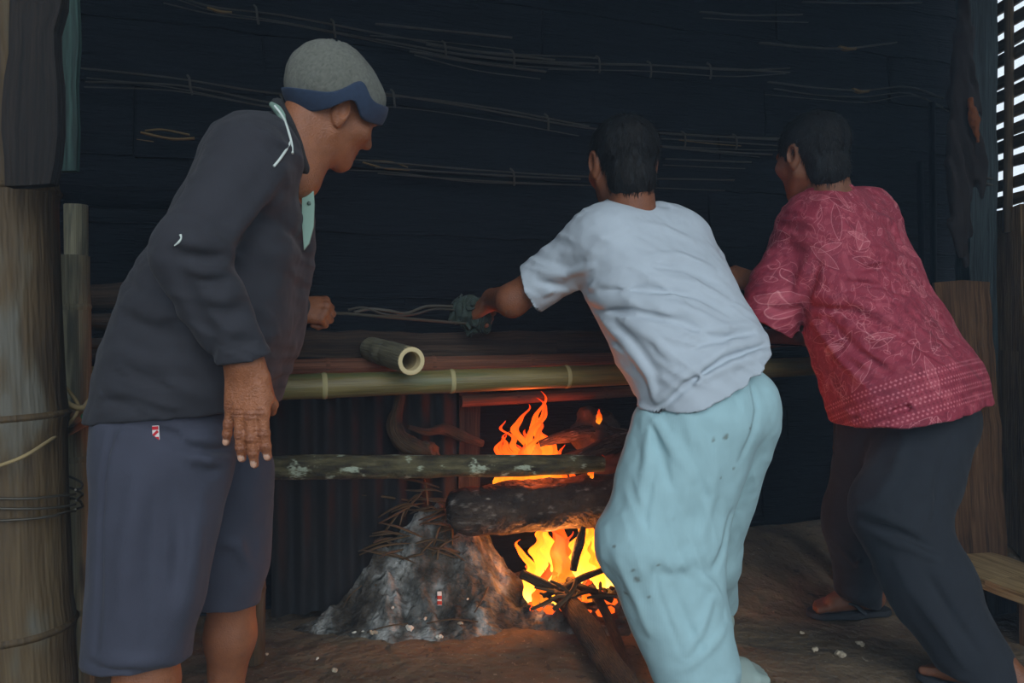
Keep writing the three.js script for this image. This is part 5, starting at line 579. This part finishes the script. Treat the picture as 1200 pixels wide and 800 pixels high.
  // trousers
  const lR = join(0.06, cap(W(1082, 490, 2.3), W(1055, 590, 2.17), 0.12, 0.115), cap(W(1100, 495, 2.29), W(1085, 570, 2.21), 0.1, 0.085), cap(W(1050, 605, 2.15), W(1090, 685, 2.08), 0.115, 0.1), cap(W(1090, 685, 2.08), W(1172, 830, 1.98), 0.1, 0.085)), lL = join(0.06, cap(W(1030, 490, 2.36), W(1003, 610, 2.48), 0.115, 0.09), cap(W(1003, 610, 2.48), W(1006, 702, 2.55), 0.09, 0.07));
  const seat = cut(cap(W(1060, 490, 2.34), W(1090, 490, 2.31), 0.11, 0.11), plane(W(1080, 440, 2.3), V(-0.2, 1, 0)));
  const cR = plane(V(0, 0.05, 0), V(0, -1, 0)), cL = plane(W(1010, 706, 2.55), V(-0.35, -1, 0));
  const tr = join(0.03, join(0.05, seat, hemmed(lR, cR, 0.006, 0.03)), hemmed(lL, cL, 0.006, 0.03));
  const ft = folds(tr, [[0.010, 0.014, [1005, 595], [1040, 606], [1075, 622]], [-0.010, 0.012, [1010, 612], [1050, 622], [1088, 642]], [0.009, 0.012, [1030, 630], [1065, 640], [1098, 655]], [0.006, 0.014, [1060, 510], [1048, 550], [1030, 585]], [-0.006, 0.012, [1110, 520], [1100, 570], [1090, 620]], [0.007, 0.014, [1050, 660], [1090, 720], [1130, 780]], [-0.006, 0.012, [1085, 670], [1115, 720], [1150, 770]], [0.007, 0.012, [985, 640], [1005, 660], [1030, 672]], [0.006, 0.012, [985, 690], [1005, 700], [1030, 704]]]);
  const trs = shift(tr, (x, y, z) => ft(x, y, z) + 0.006 * fbm(x * 6, y * 5, z * 6, 3));
  wear(g, 'trousers', skinOf(trs, 0.0072, { color: mottled(0x1d2128, 0.12, 14) }), cloth({ vertexColors: true }), 'loose black trousers');
  for (const [ank, fd, foot] of [[ankL, fdL, footL], [ankR, V(-0.7, 0, -0.6), footR]]) { const f = fd.clone().setY(0).normalize(), r = V(0, 1, 0).cross(f), b = V(ank.x, 0, ank.z), at = (a, c, h) => b.clone().addScaledVector(f, a).addScaledVector(r, c).add(V(0, h, 0)); const sole = join(0.03, cap(at(-0.05, 0, 0.008), at(0.05, 0, 0.008), 0.04, 0.042), cap(at(0.05, 0, 0.008), at(0.145, 0.002, 0.008), 0.044, 0.046)); const sg = new THREE.Group(); sg.name = 'sandal'; sg.userData.label = 'dark flip-flop sandal'; g.add(sg);
    mesh('sole', place(g, skinOf(cut(sole, (x, y) => y - 0.022, (x, y) => 0.003 - y), 0.005)), std({ color: 0x23262b, roughness: 0.85 }), sg); for (const k of [-1, 1]) { const pts = [at(0.11, 0.012, 0.02), at(0.095, 0.012 + k * 0.008, 0.05), at(0.06, k * 0.034, 0.052), at(0.02, k * 0.046, 0.02)]; mesh('strap', place(g, sweep(pts, [0.006, 0.009, 0.011, 0.009], 8, { sub: 5, flat: 0.5 })), std({ color: 0x2d3238, roughness: 0.7 }), sg); } }
}
// ---------------------------------------------------------------- things the men hold over the rack
tag(mesh('long_skewer', sweep([W(366, 371, 1.965), W(384, 367, 2.0), W(460, 372, 2.2), W(545, 379, 2.43), W(572, 381, 2.5)], 0.0042, 6, { sub: 3 }), std({ color: 0x3d382c })), 'long thin rod held between two men above the rack', 'rod');
tag(mesh('bent_wire', sweep([W(415, 366, 2.15), W(432, 362, 2.18), W(455, 364, 2.2), W(475, 367, 2.26), W(500, 359, 2.35), W(530, 359, 2.44)], 0.0045, 6, { sub: 6 }), std({ color: 0x45423a, roughness: 0.7 })), 'bent grey wire above the long rod', 'wire');
tag(mesh('bent_wire', sweep([W(408, 363, 2.15), W(425, 360, 2.17), W(450, 368, 2.2), W(480, 369, 2.27), W(510, 362, 2.38), W(532, 363, 2.44)], 0.0032, 6, { sub: 6 }), std({ color: 0x3a372f, roughness: 0.7 })), 'thinner bent wire twisted along the grey one', 'wire');
tag(mesh('knife', sweep([W(895, 403, 2.66), W(915, 404, 2.66), W(940, 405, 2.67)], [0.006, 0.009, 0.004], 8, { sub: 4, flat: 0.4 }), std({ color: 0x14161a, roughness: 0.4, metalness: 0.5 })), 'dark thin blade at the rail beside the red shirt', 'knife');
scene.traverse((o) => { if (o.isMesh) o.castShadow = o.receiveShadow = true; });
renderer.render(scene, camera);
